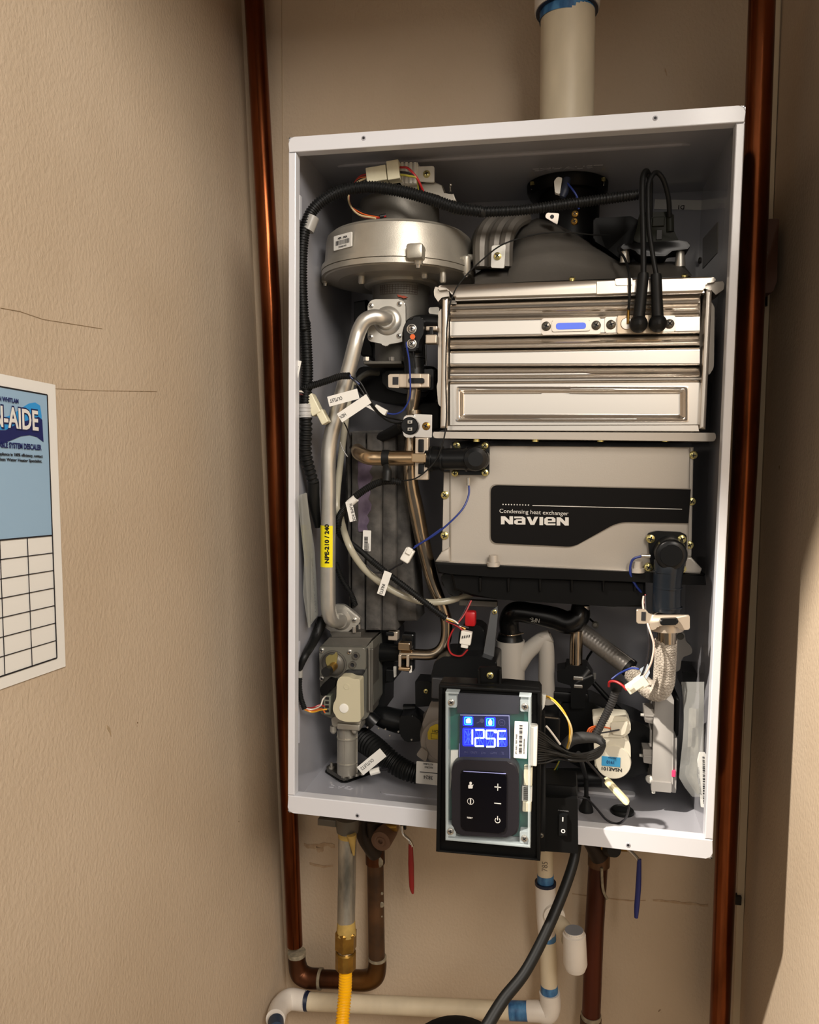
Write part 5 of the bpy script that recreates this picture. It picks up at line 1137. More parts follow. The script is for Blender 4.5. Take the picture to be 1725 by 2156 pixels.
text('OUTLET2', o_ + xd * M('G', o_, 175) + zd * M('G', o_, 68) + xd.cross(zd) * .0002, -xd, -zd, M('G', o_, 30), ink_m, pl, 'tag_lettering', sx=.85)
obj('white_plug', T('G', [(775, 1625, .06), (860, 1600, .062)], [28, 30], n=1, seg=10), whiteP_m, t); obj('wire', T('G', [(860, 1600, .062), (930, 1590, .07)], 12, n=1), ink_m, t)

# ------------------------------------------------------------------ pump
t = thing('circulation_pump', 'round grey faced circulation pump with black control box and red cap behind the display', 'pump', P('H', 100, 1100, .08))
yq = .066
obj('control_box', poly(B(), 'H', rnd([(120, 180), (150, 60), (230, 10), (560, 5), (720, 60), (720, 300), (700, 420), (120, 420)], 16), yq - .012, .06, .003), satin_m, t)
obj('box_step', pbox(B(), 'H', 122, 222, 720, 415, yq - .016, .006, .0015), mat('charcoal_plastic', '#2b2b2d', .4), t)
obj('red_cap', pbox(B(), 'F', 212, 885, 272, 970, .075, .014, .0025), mat('bright_red_plastic', '#b51a20', .35), t)
obj('cap_base', poly(B(), 'F', rnd([(205, 955), (290, 960), (325, 985), (325, 1120), (170, 1120), (180, 1000)], 14), .080, .03, .003), satin_m, t)
c = P('H', 245, 800, yq); k = M('H', c, 1)
obj('pump_face', lathe(B(), [(-.04, 330 * k * .9), (-.006, 345 * k * .68), (-.003, 340 * k * .68), (0, 325 * k * .68), (.0004, 270 * k * .68), (.0002, 262 * k * .68), (.0008, 255 * k * .68), (.001, 1 * k)], c, (0, -1, 0), 48), mat('pump_grey', '#8d857c', .45, .2, bump=.2, bs=500, dist=.0002), t)
obj('shroud', poly(B(), 'H', rnd([(120, 415), (200, 415), (200, 560), (60, 700), (40, 620)], 10), yq + .003, .02, .001), mat('shroud_grey', '#777069', .5), t)
st = obj('warning_sticker', poly(B(), 'H', rnd([(92, 765), (88, 700), (110, 650), (160, 625), (185, 625), (185, 765)], 10), yq - .0014, .0006), mat('amber_sticker', '#c2aa1d', .5), t)
text('HOT', P('H', 130, 700, yq - .002), (1, 0, 0), (0, 0, 1), M('H', c, 26), ink_m, st, 'sticker_text'); obj('sticker_box', pbox(B(), 'H', 120, 710, 178, 760, yq - .0018, .0004, 0), ink_m, st); obj('sticker_field', pbox(B(), 'H', 124, 714, 178, 756, yq - .0022, .0004, 0), mat('amber_sticker', '#c2aa1d'), st)
obj('flange_lug', poly(B(), 'G', rnd([(1190, 1465), (1240, 1395), (1300, 1440), (1280, 1530)], 14), yq - .004, .006, .001), mat('pump_grey', '#8d857c'), t)
pl = obj('white_label', poly(B(), 'G', rnd([(1195, 1520), (1390, 1540), (1390, 1740), (1188, 1720)], 8), yq - .006, .001), paper_m, t, 'white printed pump label')
for s, Y, h in (('RETURN', 1560, 18), ('RECIRC', 1590, 18), ('3824', 1690, 34)): text(s, P('G', 1345, Y - h, yq - .0066), (-1, 0, 0), (0, 0, -1), M('G', P('G', 1300, 1600, yq), h), ink_m, pl, 'label_text', sx=.9)
obj('label_line', pbox(B(), 'G', 1225, 1622, 1385, 1628, yq - .0064, .0003, 0), ink_m, pl)

# ------------------------------------------------------------------ condensate trap (white tubes), black NPE hose, bracket
t = thing('condensate_trap', 'cloudy white plastic trap of two joined upright tubes behind the display', 'trap', P('F', 560, 1340, .13))
trap_m = mat('cloudy_plastic', '#a8a39b', .4); yk = .125
obj('main_tube', T('F', [(472, 1045, yk), (472, 1400, yk)], 80, n=1, seg=28), trap_m, t)
obj('side_tube', T('F', [(490, 1210, yk), (560, 1120, yk), (640, 1050, yk), (700, 1020, yk)], [60, 48, 44, 40], seg=20), trap_m, t)
obj('side_tube', T('F', [(660, 1010, yk), (676, 1100, yk), (676, 1400, yk)], [40, 44, 48], seg=20), trap_m, t)
obj('clamp_ring', T('F', [(468, 1000, yk), (469, 1050, yk)], [62, 76], n=1, seg=24), satin_m, t); obj('clamp_wire', T('F', [(414, 1010, yk - .02), (470, 1020, yk - .03), (545, 1005, yk - .02)], 5), steelT_m, t)
t = thing('drain_hose', 'shiny black bent rubber drain hose marked NPE under the pan', 'hose', P('F', 468, 1010, .12))
obj('hose', T('F', [(468, 1010, .120), (465, 930, .118), (500, 885, .112), (600, 895, .11), (720, 920, .11), (800, 945, .108), (860, 910, .108), (870, 840, .11)], [56, 56, 58, 60, 64, 66, 62, 48], seg=24), mat('shiny_rubber', '#0b0b0b', .25, spec=.35), t)
text('NPE-', P('F', 640, 925, .088), (-1, 0, .1), (-.1, 0, -1), M('F', P('F', 600, 910, .088), 24), mat('faded_white_ink', '#77766f', .5), t, 'hose_lettering', sx=.8)
obj('spring_band', T('F', [(885, 848, .108), (885, 870, .108)], 38, n=1, seg=20), brush_m, t)
t = thing('steel_bracket', 'grey steel bracket strip standing between pan and display hanger', 'bracket', P('F', 340, 1200, .07))
obj('strip', poly(B(), 'F', [(360, 880), (400, 850), (400, 900), (372, 1195), (305, 1190)], .070, .003, .0005), mat('slate_steel', '#6c6f72', .4, .6), t)
obj('tip', poly(B(), 'F', rnd([(310, 1130), (335, 1130), (335, 1180), (352, 1180), (352, 1200), (302, 1195)], 5), .067, .003, .0005), aluL_m, t); screw(t, 'F', 382, 885, .069, 14)
obj('head', pbox(B(), 'F', 180, 822, 395, 855, .085, .01, .0008), cast_m, t)
t = thing('riser_tube', 'short upright steel tube in a black valve block behind the switch box', 'tube', P('F', 840, 1240, .13))
obj('tube', T('F', [(850, 990, .12), (845, 1060, .12), (842, 1230, .12)], [30, 37, 37], seg=20), steelT_m, t)
obj('valve_block', poly(B(), 'I', rnd([(270, 600), (340, 590), (345, 560), (510, 570), (540, 620), (560, 650), (560, 700), (500, 760), (490, 900), (380, 900), (380, 720), (275, 690)], 8), .112, .03, .003), satin_m, t)
obj('block_pin', pbox(B(), 'I', 400, 650, 475, 678, .110, .003, .0006), scr_m, t); obj('block_pin', pbox(B(), 'I', 405, 715, 472, 740, .110, .003, .0006), scr_m, t)
obj('cross_bar', pbox(B(), 'I', 100, 770, 520, 850, .120, .02, .002), satin_m, t)
# foil wrapped tube
t = thing('insulated_tube', 'grey insulated tube slanting down from the pan towards the braided sleeve', 'tube', P('I', 850, 620, .12))
ws = [P('I', 410, 260, .135), P('I', 640, 430, .12), P('I', 840, 580, .105)]; k = M('I', ws[1], 1)
obj('wrap', tube(B(), ws, [75 * k, 72 * k, 70 * k], seg=28, n=6, corr=28 * k, depth=.02), mat('silver_foil', '#8b8680', .38, .5, bump=.6, bs=90, dist=.0008), t)
obj('end_ring', T('I', [(825, 570, .106), (850, 590, .104)], 76, n=1, seg=24), rub_m, t)
obj('seam', T('I', [(500, 275, .115), (700, 400, .10), (880, 530, .085)], 4, n=4), mat('seam_grey', '#55514d', .5), t)
# small rear wires and clips
obj('rear_wire', T('I', [(545, 450, .19), (505, 520, .18), (505, 620, .17), (560, 700, .15), (700, 850, .14), (830, 980, .13)], 10, n=8, seg=8), rub_m, None, 'black wire curving down the back panel behind the grey tube', 'wire')
c = P('I', 573, 243, .18); k = M('I', c, 1)
t = thing('rivet_clip', 'small round metal clip on the back panel under the pan', 'clip', c)
obj('clip_ring', lathe(B(), [(0, 28 * k), (.002, 28 * k), (.003, 18 * k), (.001, 12 * k), (.001, 1 * k)], c, (0, -1, 0), 24), aluL_m, t); obj('clip_arm', T('I', [(515, 185, .185), (560, 225, .181)], 8, n=1), rub_m, t)
obj('wall_sticker', pbox(B(), 'I', 522, 620, 578, 670, D_ - .004, .002, .0003), paper_m, None, 'tiny pale sticker on the back panel right of the valve block', 'sticker')

# ------------------------------------------------------------------ right elbow, clip, braided sleeve
t = thing('right_elbow', 'black plastic elbow bolted to the lower right of the name plate exchanger', 'elbow fitting', P('F', 1360, 940, .05))
yg = .052
obj('mount_plate', poly(B(), 'F', rnd([(1250, 440), (1300, 425), (1440, 432), (1475, 450), (1465, 660), (1270, 650)], 16), yg + .004, .006, .001), satin_m, t)
for X, Y in ((1268, 470), (1444, 472), (1256, 632), (1444, 642)): screw(t, 'F', X, Y, yg + .0035, 26)
c = P('F', 1385, 565, yg - .022); k = M('F', c, 1)
obj('cap', lathe(B(), [(-.028, 92 * k), (-.004, 90 * k), (-.001, 86 * k), (0, 80 * k), (.0006, 62 * k), (.0016, 60 * k), (.0018, 1 * k)], c, (-.06, -1, -.05), 40), satin_m, t)
obj('body', T('F', [(1375, 600, yg - .006), (1368, 660, yg - .008), (1362, 740, yg - .008), (1358, 880, yg - .008)], [86, 80, 78, 78], seg=32), mat('blue_black_nylon', '#151a20', .28, spec=.35), t)
for Y in (655, 745, 855):
    c = P('F', 1364, Y, yg - .008); obj('band', lathe(B(), [(-5 * k, 76 * k), (-4 * k, 83 * k), (4 * k, 83 * k), (5 * k, 76 * k)], c, AZ, 28), mat('blue_black_nylon', '#1a1f25'), t)
obj('wire_barb', T('F', [(1215, 566, yg - .004), (1265, 568, yg - .004)], 12, n=1), scr_m, t)
obj('blue_wire', T('F', [(1215, 568, yg - .004), (1165, 590, yg - .002), (1152, 660, yg), (1180, 730, yg + .004), (1220, 780, yg + .01)], 7, n=8, seg=8), bluew_m, t)
obj('spring_clip', poly(B(), 'F', rnd([(1188, 872), (1240, 872), (1262, 900), (1300, 905), (1440, 905), (1490, 905), (1490, 985), (1440, 990), (1410, 965), (1310, 965), (1290, 990), (1262, 985), (1262, 945), (1235, 952), (1188, 950)], 8), yg - .028, .004, .001), clipS_m, t)
obj('clip_wrap', T('F', [(1355, 905, yg - .008), (1355, 985, yg - .008)], 96, n=1, seg=28), clipS_m, t)
obj('clip_slot', poly(B(), 'F', rnd([(1322, 925), (1425, 922), (1425, 958), (1322, 962)], 14), yg - .034, .008, .002), satin_m, t)
obj('clip_hole', pbox(B(), 'F', 1215, 885, 1240, 935, yg - .0285, .001, 0), ink_m, t)
obj('neck', T('F', [(1360, 980, yg - .006), (1360, 1060, yg - .006)], 52, n=1, seg=24), steelT_m, t)
# braided sleeve: a U bend with plaited relief built from interlaced strands
t = thing('braided_tube', 'pale braided insulation sleeve making a U bend at the right', 'tube', P('I', 1100, 830, .05))
br_m = mat('braid_cloth', '#b8afa3', .85, bump=.5, bs=420, col2='#968d81', vs_=120, dist=.0005)
ws = [P(*q) for q in (('I', 1125, 368, yg - .004), ('I', 1122, 480, yg - .002), ('I', 1115, 600, yg), ('I', 1105, 700, yg + .002), ('I', 1065, 762, yg + .006), ('I', 990, 745, yg + .012), ('I', 930, 690, yg + .02), ('I', 850, 620, yg + .035))]
k = M('I', ws[2], 1)
core = spline(ws, 10); cr, _ = resample(core, [1] * len(core), .0016)
def rad_at(f): return (79 - 14 * min(1, max(0, (f - .55) / .3))) * k
obj('sleeve', tube(B(), ws, [77 * k, 78 * k, 78 * k, 78 * k, 78 * k, 74 * k, 66 * k, 58 * k], seg=28, n=8), br_m, t)
# rows of plaits round the sleeve
bm = B(); pl_pitch = 21 * k; cs, _ = resample(core, [1] * len(core), pl_pitch); x0, y0, _ = basis(cs[1] - cs[0]); t0 = (cs[1] - cs[0]).normalized()
for i in range(len(cs) - 1):
    tn = (cs[min(i + 1, len(cs) - 1)] - cs[max(0, i - 1)]).normalized(); qd = t0.rotation_difference(tn); x0 = qd @ x0; y0 = qd @ y0; t0 = tn
    f = i / (len(cs) - 1); R_ = rad_at(f) * .97; n_ = 16
    for j in range(n_):
        a = 2 * math.pi * (j + .5 * (i % 2)) / n_; o = cs[i] + x0 * math.cos(a) * R_ + y0 * math.sin(a) * R_; tg = -x0 * math.sin(a) + y0 * math.cos(a); nn = x0 * math.cos(a) + y0 * math.sin(a)
        sg = 1 if i % 2 else -1; d = (tg * .85 + t0 * sg * .5).normalized(); e_ = nn.cross(d)
        b2 = B(); box(b2, (-.5, -.5, -.5), (.5, .5, .5), .18)
        merge(bm, b2, lambda v, o=o, d=d, nn=nn, e_=e_: o + d * v.x * R_ * .40 + nn * v.z * k * 13 + e_ * v.y * k * 19)
obj('plait', bm, br_m, t, kind='stuff')
# wires and plug by the braided sleeve
t = thing('wire_plug', 'ivory plug with pink, white and black wires in front of the braided sleeve', 'connector', P('I', 850, 760, .035))
xd, zd = rotd(38); c = P('I', 875, 720, .03); k = M('I', c, 1)
obj('plug_body', obox(B(), c, xd, AY, zd, 125 * k, .010, 72 * k, .001), mat('ivory_plastic', '#dcd8c4', .4), t); obj('socket', obox(B(), P('I', 930, 690, .032), xd, AY, zd, 90 * k, .012, 90 * k, .001), mat('ivory_plastic', '#dcd8c4'), t); obj('latch', obox(B(), P('I', 850, 735, .024), xd, AY, zd, 40 * k, .003, 30 * k, .0005), mat('ivory_plastic', '#dcd8c4'), t)
obj('wire', T('I', [(950, 20, .05), (945, 80, .045), (960, 170, .03), (1000, 290, .022), (1030, 400, .022), (1015, 520, .024), (980, 600, .028), (935, 660, .03)], 8, n=8, seg=8), mat('pinkish_wire', '#e0c3b6', .4), t)
obj('wire', T('I', [(965, 15, .05), (968, 120, .04), (985, 280, .024), (990, 420, .024), (965, 560, .027), (925, 660, .03)], 9, n=8, seg=8), ink_m, t)
obj('wire', T('I', [(965, 8, .051), (960, 60, .048), (945, 110, .045)], 7, n=6, seg=8), redw_m, t)
obj('wire', T('I', [(820, 755, .028), (780, 715, .03), (730, 688, .034), (685, 690, .038), (678, 725, .042)], 10, n=6, seg=8), redw_m, t)
obj('wire', T('I', [(915, 590, .04), (850, 585, .045), (760, 625, .05), (700, 670, .05)], 8, n=6, seg=8), bluew_m, t)
obj('paper_flag', poly(B(), 'I', [(920, 590), (985, 550), (1000, 620), (960, 690), (935, 640)], .035, .0004), mat('pale_blue_paper', '#a9b4c0', .6), t)
# corrugated cable to the mixing valve
t = thing('sensor_cable', 'grey corrugated cable slanting up behind the black wire loop', 'cable', P('I', 575, 1110, .04))
k = M('I', P('I', 680, 850, .05), 1)
obj('conduit', T('I', [(735, 740, .05), (710, 830, .05), (665, 930, .05), (620, 1020, .048), (575, 1105, .045)], 33, corr=19 * k, depth=.16, seg=16), mat('grey_rubber', '#2f2e2e', .5), t)
obj('tie', T('I', [(742, 690, .05), (735, 760, .05)], [52, 40], n=1), rub_m, t)

# ------------------------------------------------------------------ mixing valve motor
t = thing('mixing_valve', 'round white valve motor printed NSAE101 with a blue square sticker', 'valve', P('I', 720, 1450, .06))
yn = .062; ivm = mat('warm_white_plastic', '#ddd8c6', .4)
c = P('I', 712, 1320, yn); k = M('I', c, 1)
obj('motor_disc', lathe(B(), [(-.022, 132 * k), (-.003, 138 * k), (-.001, 136 * k), (0, 130 * k), (.0001, 1 * k)], c, (0, -1, 0), 48), ivm, t)
obj('gear_case', poly(B(), 'I', rnd([(560, 1160), (600, 1110), (820, 1130), (848, 1180), (850, 1300), (700, 1400), (570, 1370)], 24), yn + .002, .022, .002), ivm, t)
obj('connector_hood', poly(B(), 'I', rnd([(550, 960), (640, 950), (820, 965), (848, 1010), (850, 1080), (790, 1130), (620, 1120), (560, 1040)], 14), yn + .0, .024, .002), ivm, t)
obj('hood_shelf', poly(B(), 'I', rnd([(690, 1010), (830, 1000), (800, 1110), (700, 1100)], 14), yn - .003, .006, .001), ivm, t)
st = obj('blue_sticker', pbox(B(), 'I', 622, 1278, 768, 1352, yn - .0008, .0006, 0), mat('sky_sticker', '#3a93c4', .5), t, 'blue square sticker')
text('1910', P('I', 725, 1310, yn - .0013), (-1, 0, 0), (0, 0, -1), M('I', c, 26), mat('navy_print', '#141d57'), st, 'sticker_text', sx=.85); text('Flow Type', P('I', 735, 1285, yn - .0013), (-1, 0, 0), (0, 0, -1), M('I', c, 10), mat('navy_print', '#141d57'), st, 'sticker_text')
text('NSAE101', P('I', 782, 1370, yn - .0004), (-1, 0, 0), (0, 0, -1), M('I', c, 26), ink_m, t, 'printed_text', off=.04, sx=1.12)
for m, pts in ((orw_m, [(500, 1100, .045), (530, 1050, .045), (600, 1035, .05), (660, 1050, .058)]), (orw_m, [(515, 1105, .045), (540, 1060, .048), (610, 1040, .052), (690, 1055, .058)]), (orw_m, [(530, 1100, .046), (560, 1060, .05), (640, 1050, .054)]), (ink_m, [(590, 1095, .048), (680, 1080, .05), (760, 1065, .058)])): obj('wire', T('I', pts, 6, seg=6), m, t)

# ------------------------------------------------------------------ grey module on the right
t = thing('grey_module', 'tall pale grey plastic module with nozzles standing at the right of the casing', 'module', P('I', 1100, 1560, .08))
gm = mat('pale_grey_plastic', '#9f9b96', .45); yo = .085
obj('body', poly(B(), 'I', rnd([(1045, 800), (1188, 825), (1180, 1480), (1170, 1560), (1015, 1545), (1028, 1000)], 8), yo, .05, .0015), gm, t)
obj('foot', poly(B(), 'I', rnd([(1012, 1470), (1170, 1485), (1168, 1558), (1010, 1545)], 6), yo - .004, .04, .001), gm, t)
obj('side_rail', poly(B(), 'I', rnd([(1178, 1130), (1212, 1130), (1205, 1560), (1168, 1555)], 6), yo + .002, .03, .001), gm, t)
obj('back_plate', poly(B(), 'I', rnd([(1180, 300), (1270, 300), (1280, 370), (1330, 420), (1330, 470), (1250, 500), (1235, 600), (1180, 620)], 12), .12, .012, .001), gm, t); obj('back_rivet', lathe(B(), [(0, .004), (.001, .0035)], P('I', 1238, 335, .12), (0, -1, 0), 16), cast_m, t)
for Y, X0 in ((905, 955), (1222, 945)):
    obj('nozzle_block', poly(B(), 'I', rnd([(X0, Y - 5), (1030, Y), (1028, Y + 115), (X0 + 5, Y + 100)], 5), yo + .004, .02, .001), gm, t); obj('nozzle', T('I', [(X0 - 28, Y + 42, yo + .012), (X0 + 10, Y + 46, yo + .012)], [11, 14], n=1, seg=14), mat('white_nylon', '#e4e2da'), t); obj('nozzle_ridge', pbox(B(), 'I', X0 + 5, Y + 48, 1030, Y + 60, yo + .003, .002, .0003), gm, t)
obj('white_button', lathe(B(), [(-.006, .0035), (.002, .0045), (.003, .003)], P('I', 1000, 1450, yo + .004), (-.6, -.8, 0), 16), whiteP_m, t)
obj('white_button', T('I', [(1028, 1535, yo), (1028, 1560, yo)], 14, n=1), whiteP_m, t)
obj('signal_lamp', pbox(B(), 'I', 1172, 1385, 1200, 1435, yo - .0012, .003, .0005), mat('red_signal', '#c83a5c', .3, emit='#ff2a60', es=.8), t, 'glowing red signal light')
obj('dark_stack', pbox(B(), 'I', 1195, 820, 1230, 1120, .13, .05, .002), dark_m, t)
obj('rear_unit', poly(B(), 'I', rnd([(1250, 610), (1370, 620), (1372, 700), (1360, 780), (1260, 760)], 8), .125, .05, .002), satin_m, t)

# clear bag with barcode on the right panel
t = thing('parts_bag', 'clear plastic bag with long barcode sticker leaning on the right side panel', 'bag', P('I', 1360, 1620, .04))
xb = W_ - .008
bq = [PX('I', a, b, xb) for a, b in ((1232, 700), (1430, 690), (1425, 1640), (1340, 1600), (1245, 1480), (1222, 1150))]
rows = []
for j in range(13):
    f = j / 12; Y = 690 + f * 900; r_ = []
    for i in range(7):
        g = i / 6; X = (1245 + 20 * math.sin(f * 5)) * (1 - g) + (1425 - 10 * f) * g + (f > .85) * (1 - g) * (f - .85) * 700
        r_.append(P('I', X, Y, .055 - .02 * g + .004 * math.sin(f * 9 + g * 4)))
    rows.append(r_)
bm = grid(B(), rows); obj('bag_film', bm, clear('bag_film2', '#cfd0cc', .3, .1), t)
rows2 = [[p + Vector((.003, .008 + .003 * math.sin(i * 2.1 + j), 0)) for i, p in enumerate(r_[1:5])] for j, r_ in enumerate(rows[3:])]
obj('bag_content', grid(B(), rows2), mat('crumpled_grey', '#8c8980', .35, col2='#3c3b38', vs_=22), t, 'crumpled grey content of the bag')
o1, o2 = P('I', 1437, 1245, .040), P('I', 1432, 1668, .040); k = M('I', o1, 1)
q = [P('I', a, b, .040) for a, b in rnd([(1385, 1240), (1428, 1240), (1442, 1262), (1434, 1675), (1398, 1670), (1370, 1300)], 6)]
pl = obj('barcode_sticker', prism(B(), q, (0, .0004, 0)), paper_m, t, 'white barcode sticker')
barcode(pl, P('I', 1408, 1275, .0396), P('I', 1418, 1660, .0396) - P('I', 1408, 1275, .0396), (1, 0, 0.02), (P('I', 1418, 1660, .0396) - P('I', 1408, 1275, .0396)).length, 17 * k, n=60)
text('JPE00N1200077140371', P('I', 1402, 1572, .0396), P('I', 1378, 1290, .0396) - P('I', 1402, 1572, .0396), (-1, 0, .0), 12 * k, ink_m, pl, 'sticker_text', sx=1.35)

# ------------------------------------------------------------------ control panel
yb = -.045
t = thing('control_panel', 'black framed control panel with lit blue display reading 125 degrees, hanging over the casing edge', 'control panel', P('H', 640, 1840, yb))
cp = t
fr = [(190, 282), (640, 306), (1118, 335), (1112, 1868), (640, 1826), (164, 1782)]
obj('back_tray', poly(B(), 'H', rnd([(196, 290), (1116, 340), (1112, 1865), (170, 1782)], 10), yb, .014, .001), black_m, t)
def bar(name, pts, y, dy, m, b=.001): return obj(name, poly(B(), 'H', pts, y, dy, b), m, t)
bar('frame_edge', [(190, 282), (225, 284), (200, 1780), (164, 1782)], yb - .004, .018, black_m); bar('frame_edge', [(1086, 332), (1120, 335), (1112, 1868), (1078, 1864)], yb - .004, .018, black_m)
bar('frame_edge', [(190, 270), (1120, 322), (1118, 352), (192, 300)], yb - .004, .018, black_m); bar('frame_edge', [(164, 1766), (1112, 1850), (1112, 1870), (164, 1784)], yb - .004, .018, black_m)
bar('frame_top', [(205, 245), (540, 258), (780, 262), (1100, 290), (1120, 322), (190, 272)], yb + .004, .02, black_m)
obj('frame_lip', poly(B(), 'H', [(375, 1700), (880, 1740), (880, 1750), (375, 1708)], yb - .0035, .003), black_m, t)
# hanger tab
obj('hanger_tab', poly(B(), 'H', rnd([(552, 112), (700, 108), (752, 118), (757, 262), (545, 258)], 14), yb + .012, .006, .001), black_m, t); screw(t, 'H', 657, 182, yb + .0115, 34)
for X in (552, 746): obj('hanger_rib', poly(B(), 'H', [(X - 9, 130), (X + 9, 130), (X + 14, 268), (X - 14, 268)], yb + .006, .008, .0008), black_m, t)
# circuit board, display and keypad below the clear cover
pcb = obj('circuit_board', poly(B(), 'H', [(262, 430), (1020, 470), (1015, 1650), (262, 1600)], yb - .0015, .0015), mat('green_circuit', '#1f5f50', .35, col2='#174a48', vs_=60), t)
for X, Y in ((302, 510),): obj('board_ring', lathe(B(), [(0, .0045), (.0004, .0045), (.0004, .0035)], P('H', X, Y, yb - .002), (0, -1, 0), 20), mat('teal_ring', '#0d3f3a', .4), pcb)
disp = obj('display_module', poly(B(), 'H', rnd([(355, 350), (925, 380), (918, 530), (360, 520)], 4), yb - .006, .005, .0006), mat('smoky_plastic', '#25242d', .35, spec=.2), t)
lcd_bg = mat('lcd_glass', '#03030f', .12, emit='#06084a', es=.9)
lcd = obj('display_glass', poly(B(), 'H', [(383, 540), (835, 545), (838, 945), (378, 930)], yb - .0062, .004), lcd_bg, t, 'glowing blue display')
obj('display_border', poly(B(), 'H', [(385, 538), (828, 546), (828, 552), (385, 544)], yb - .0066, .0006), mat('pale_edge', '#8f93c8', .3), lcd)
obj('display_border', poly(B(), 'H', [(826, 546), (832, 546), (840, 940), (834, 940)], yb - .0066, .0006), mat('pale_edge', '#8f93c8'), lcd); obj('display_border', poly(B(), 'H', [(375, 800), (379, 800), (379, 925), (375, 925)], yb - .0066, .0006), mat('pale_edge', '#8f93c8'), lcd)
on_m = mat('lit_segment', '#dff6ff', .4, emit='#c9f3ff', es=2.6); cyan_m = mat('lit_cyan', '#38b8ff', .4, emit='#1fa8ff', es=2.4); dimb_m = mat('half_lit_segment', '#3a5cff', .4, emit='#2546e8', es=1.1); off_m = mat('unlit_mark', '#3c3e6a', .4); glow_m = mat('backlight_blue', '#1020e0', .4, emit='#0b18d8', es=.9)
ysg = yb - .0068
# lit backlight field behind the digits
obj('backlight', poly(B(), 'H', rnd([(405, 655), (810, 662), (815, 830), (405, 825)], 20), yb - .0064, .0002), glow_m, lcd)
obj('backlight', poly(B(), 'H', rnd([(408, 552), (505, 554), (505, 645), (408, 642)], 14), yb - .0064, .0002), glow_m, lcd); obj('backlight', poly(B(), 'H', rnd([(608, 558), (708, 560), (708, 656), (608, 652)], 14), yb - .0064, .0002), glow_m, lcd)
def hx_(a, b, y=ysg): return P('H', a, b, y)
def seg(pa, pb, wd, m, name='digit_segment'):
    a, b = hx_(*pa), hx_(*pb); d = (b - a).normalized(); k = M('H', a, wd); obj(name, obox(B(), (a + b) / 2, d, AY, d.cross(AY), (b - a).length, .0002, k), m, lcd)
cells = {0: (422, 672, 495, 808), 1: (522, 676, 600, 824), 2: (622, 682, 700, 828), 3: (728, 686, 800, 828)}
segs = {'a': ((0, 0), (1, 0)), 'f': ((0, 0), (0, .5)), 'b': ((1, 0), (1, .5)), 'g': ((0, .5), (1, .5)), 'e': ((0, .5), (0, 1)), 'c': ((1, .5), (1, 1)), 'd': ((0, 1), (1, 1))}
lit = {0: 'bc', 1: 'abged', 2: 'afgcd', 3: 'afge'}
for i, (x0, y0_, x1, y1_) in cells.items():
    for s, (p, q) in segs.items():
        a = (x0 + (x1 - x0) * p[0], y0_ + (y1_ - y0_) * p[1]); b = (x0 + (x1 - x0) * q[0], y0_ + (y1_ - y0_) * q[1])
        if s in lit[i]: seg(a, b, 15, on_m)
        else: seg(a, b, 5, dimb_m, 'faint_segment')
    xm, ym2 = (x0 + x1) / 2, (y0_ + y1_) / 2
    for p in ((x0 + 8, y0_ + 12), (x1 - 8, y0_ + 12), (x0 + 8, y1_ - 12), (x1 - 8, y1_ - 12), (xm, y0_ + 8), (xm, y1_ - 8)): seg((xm, ym2), p, 9, cyan_m if False else dimb_m, 'faint_segment')
obj('degree_sign', lathe(B(), [(0, .0018), (.0002, .0018)], hx_(706, 690), (0, -1, 0), 14), on_m, lcd)
for X in (458, 658):
    yy = 594 if X < 500 else 606
    fr_ = rnd([(X - 36, yy - 36), (X + 36, yy - 35), (X + 36, yy + 37), (X - 36, yy + 36)], 12)
    obj('icon_tile', poly(B(), 'H', fr_, ysg, .0002), cyan_m, lcd); obj('icon_inner', poly(B(), 'H', rnd([(X - 29, yy - 29), (X + 29, yy - 28), (X + 29, yy + 30), (X - 29, yy + 29)], 8), ysg - .0002, .0002), mat('deep_cyan', '#0a5cc0', .4, emit='#0650c0', es=1.2), lcd)
obj('icon_shape', poly(B(), 'H', rnd([(436, 585), (455, 570), (478, 572), (482, 615), (440, 615)], 8), ysg - .0004, .0002), on_m, lcd)
obj('icon_shape', poly(B(), 'H', rnd([(658, 574), (676, 602), (672, 634), (644, 634), (640, 602)], 8), ysg - .0004, .0002), on_m, lcd)
seg((535, 615), (585, 590), 8, off_m, 'wrench_icon'); obj('wrench_icon', lathe(B(), [(0, .0022), (.0002, .0022), (.0002, .001)], hx_(582, 592), (0, -1, 0), 10), off_m, lcd)
text('M', hx_(762, 620), (1, 0, 0), (0, 0, 1), M('H', hx_(762, 610), 20), off_m, lcd, 'display_mark', 'CENTER'); obj('display_mark', lathe(B(), [(0, M('H', hx_(762, 610), 32)), (.0001, M('H', hx_(762, 610), 27))], hx_(762, 610), (0, -1, 0), 24, cap=False), off_m, lcd)
for s, X, Y in (('IN', 436, 888), ('OUT', 508, 890), ('L/m', 596, 893), ('GPM', 688, 896), ('%', 772, 902)): text(s, hx_(X, Y), (1, 0, 0), (0, 0, 1), M('H', hx_(X, Y), 20 if s != '%' else 28), off_m, lcd, 'display_mark', 'CENTER')
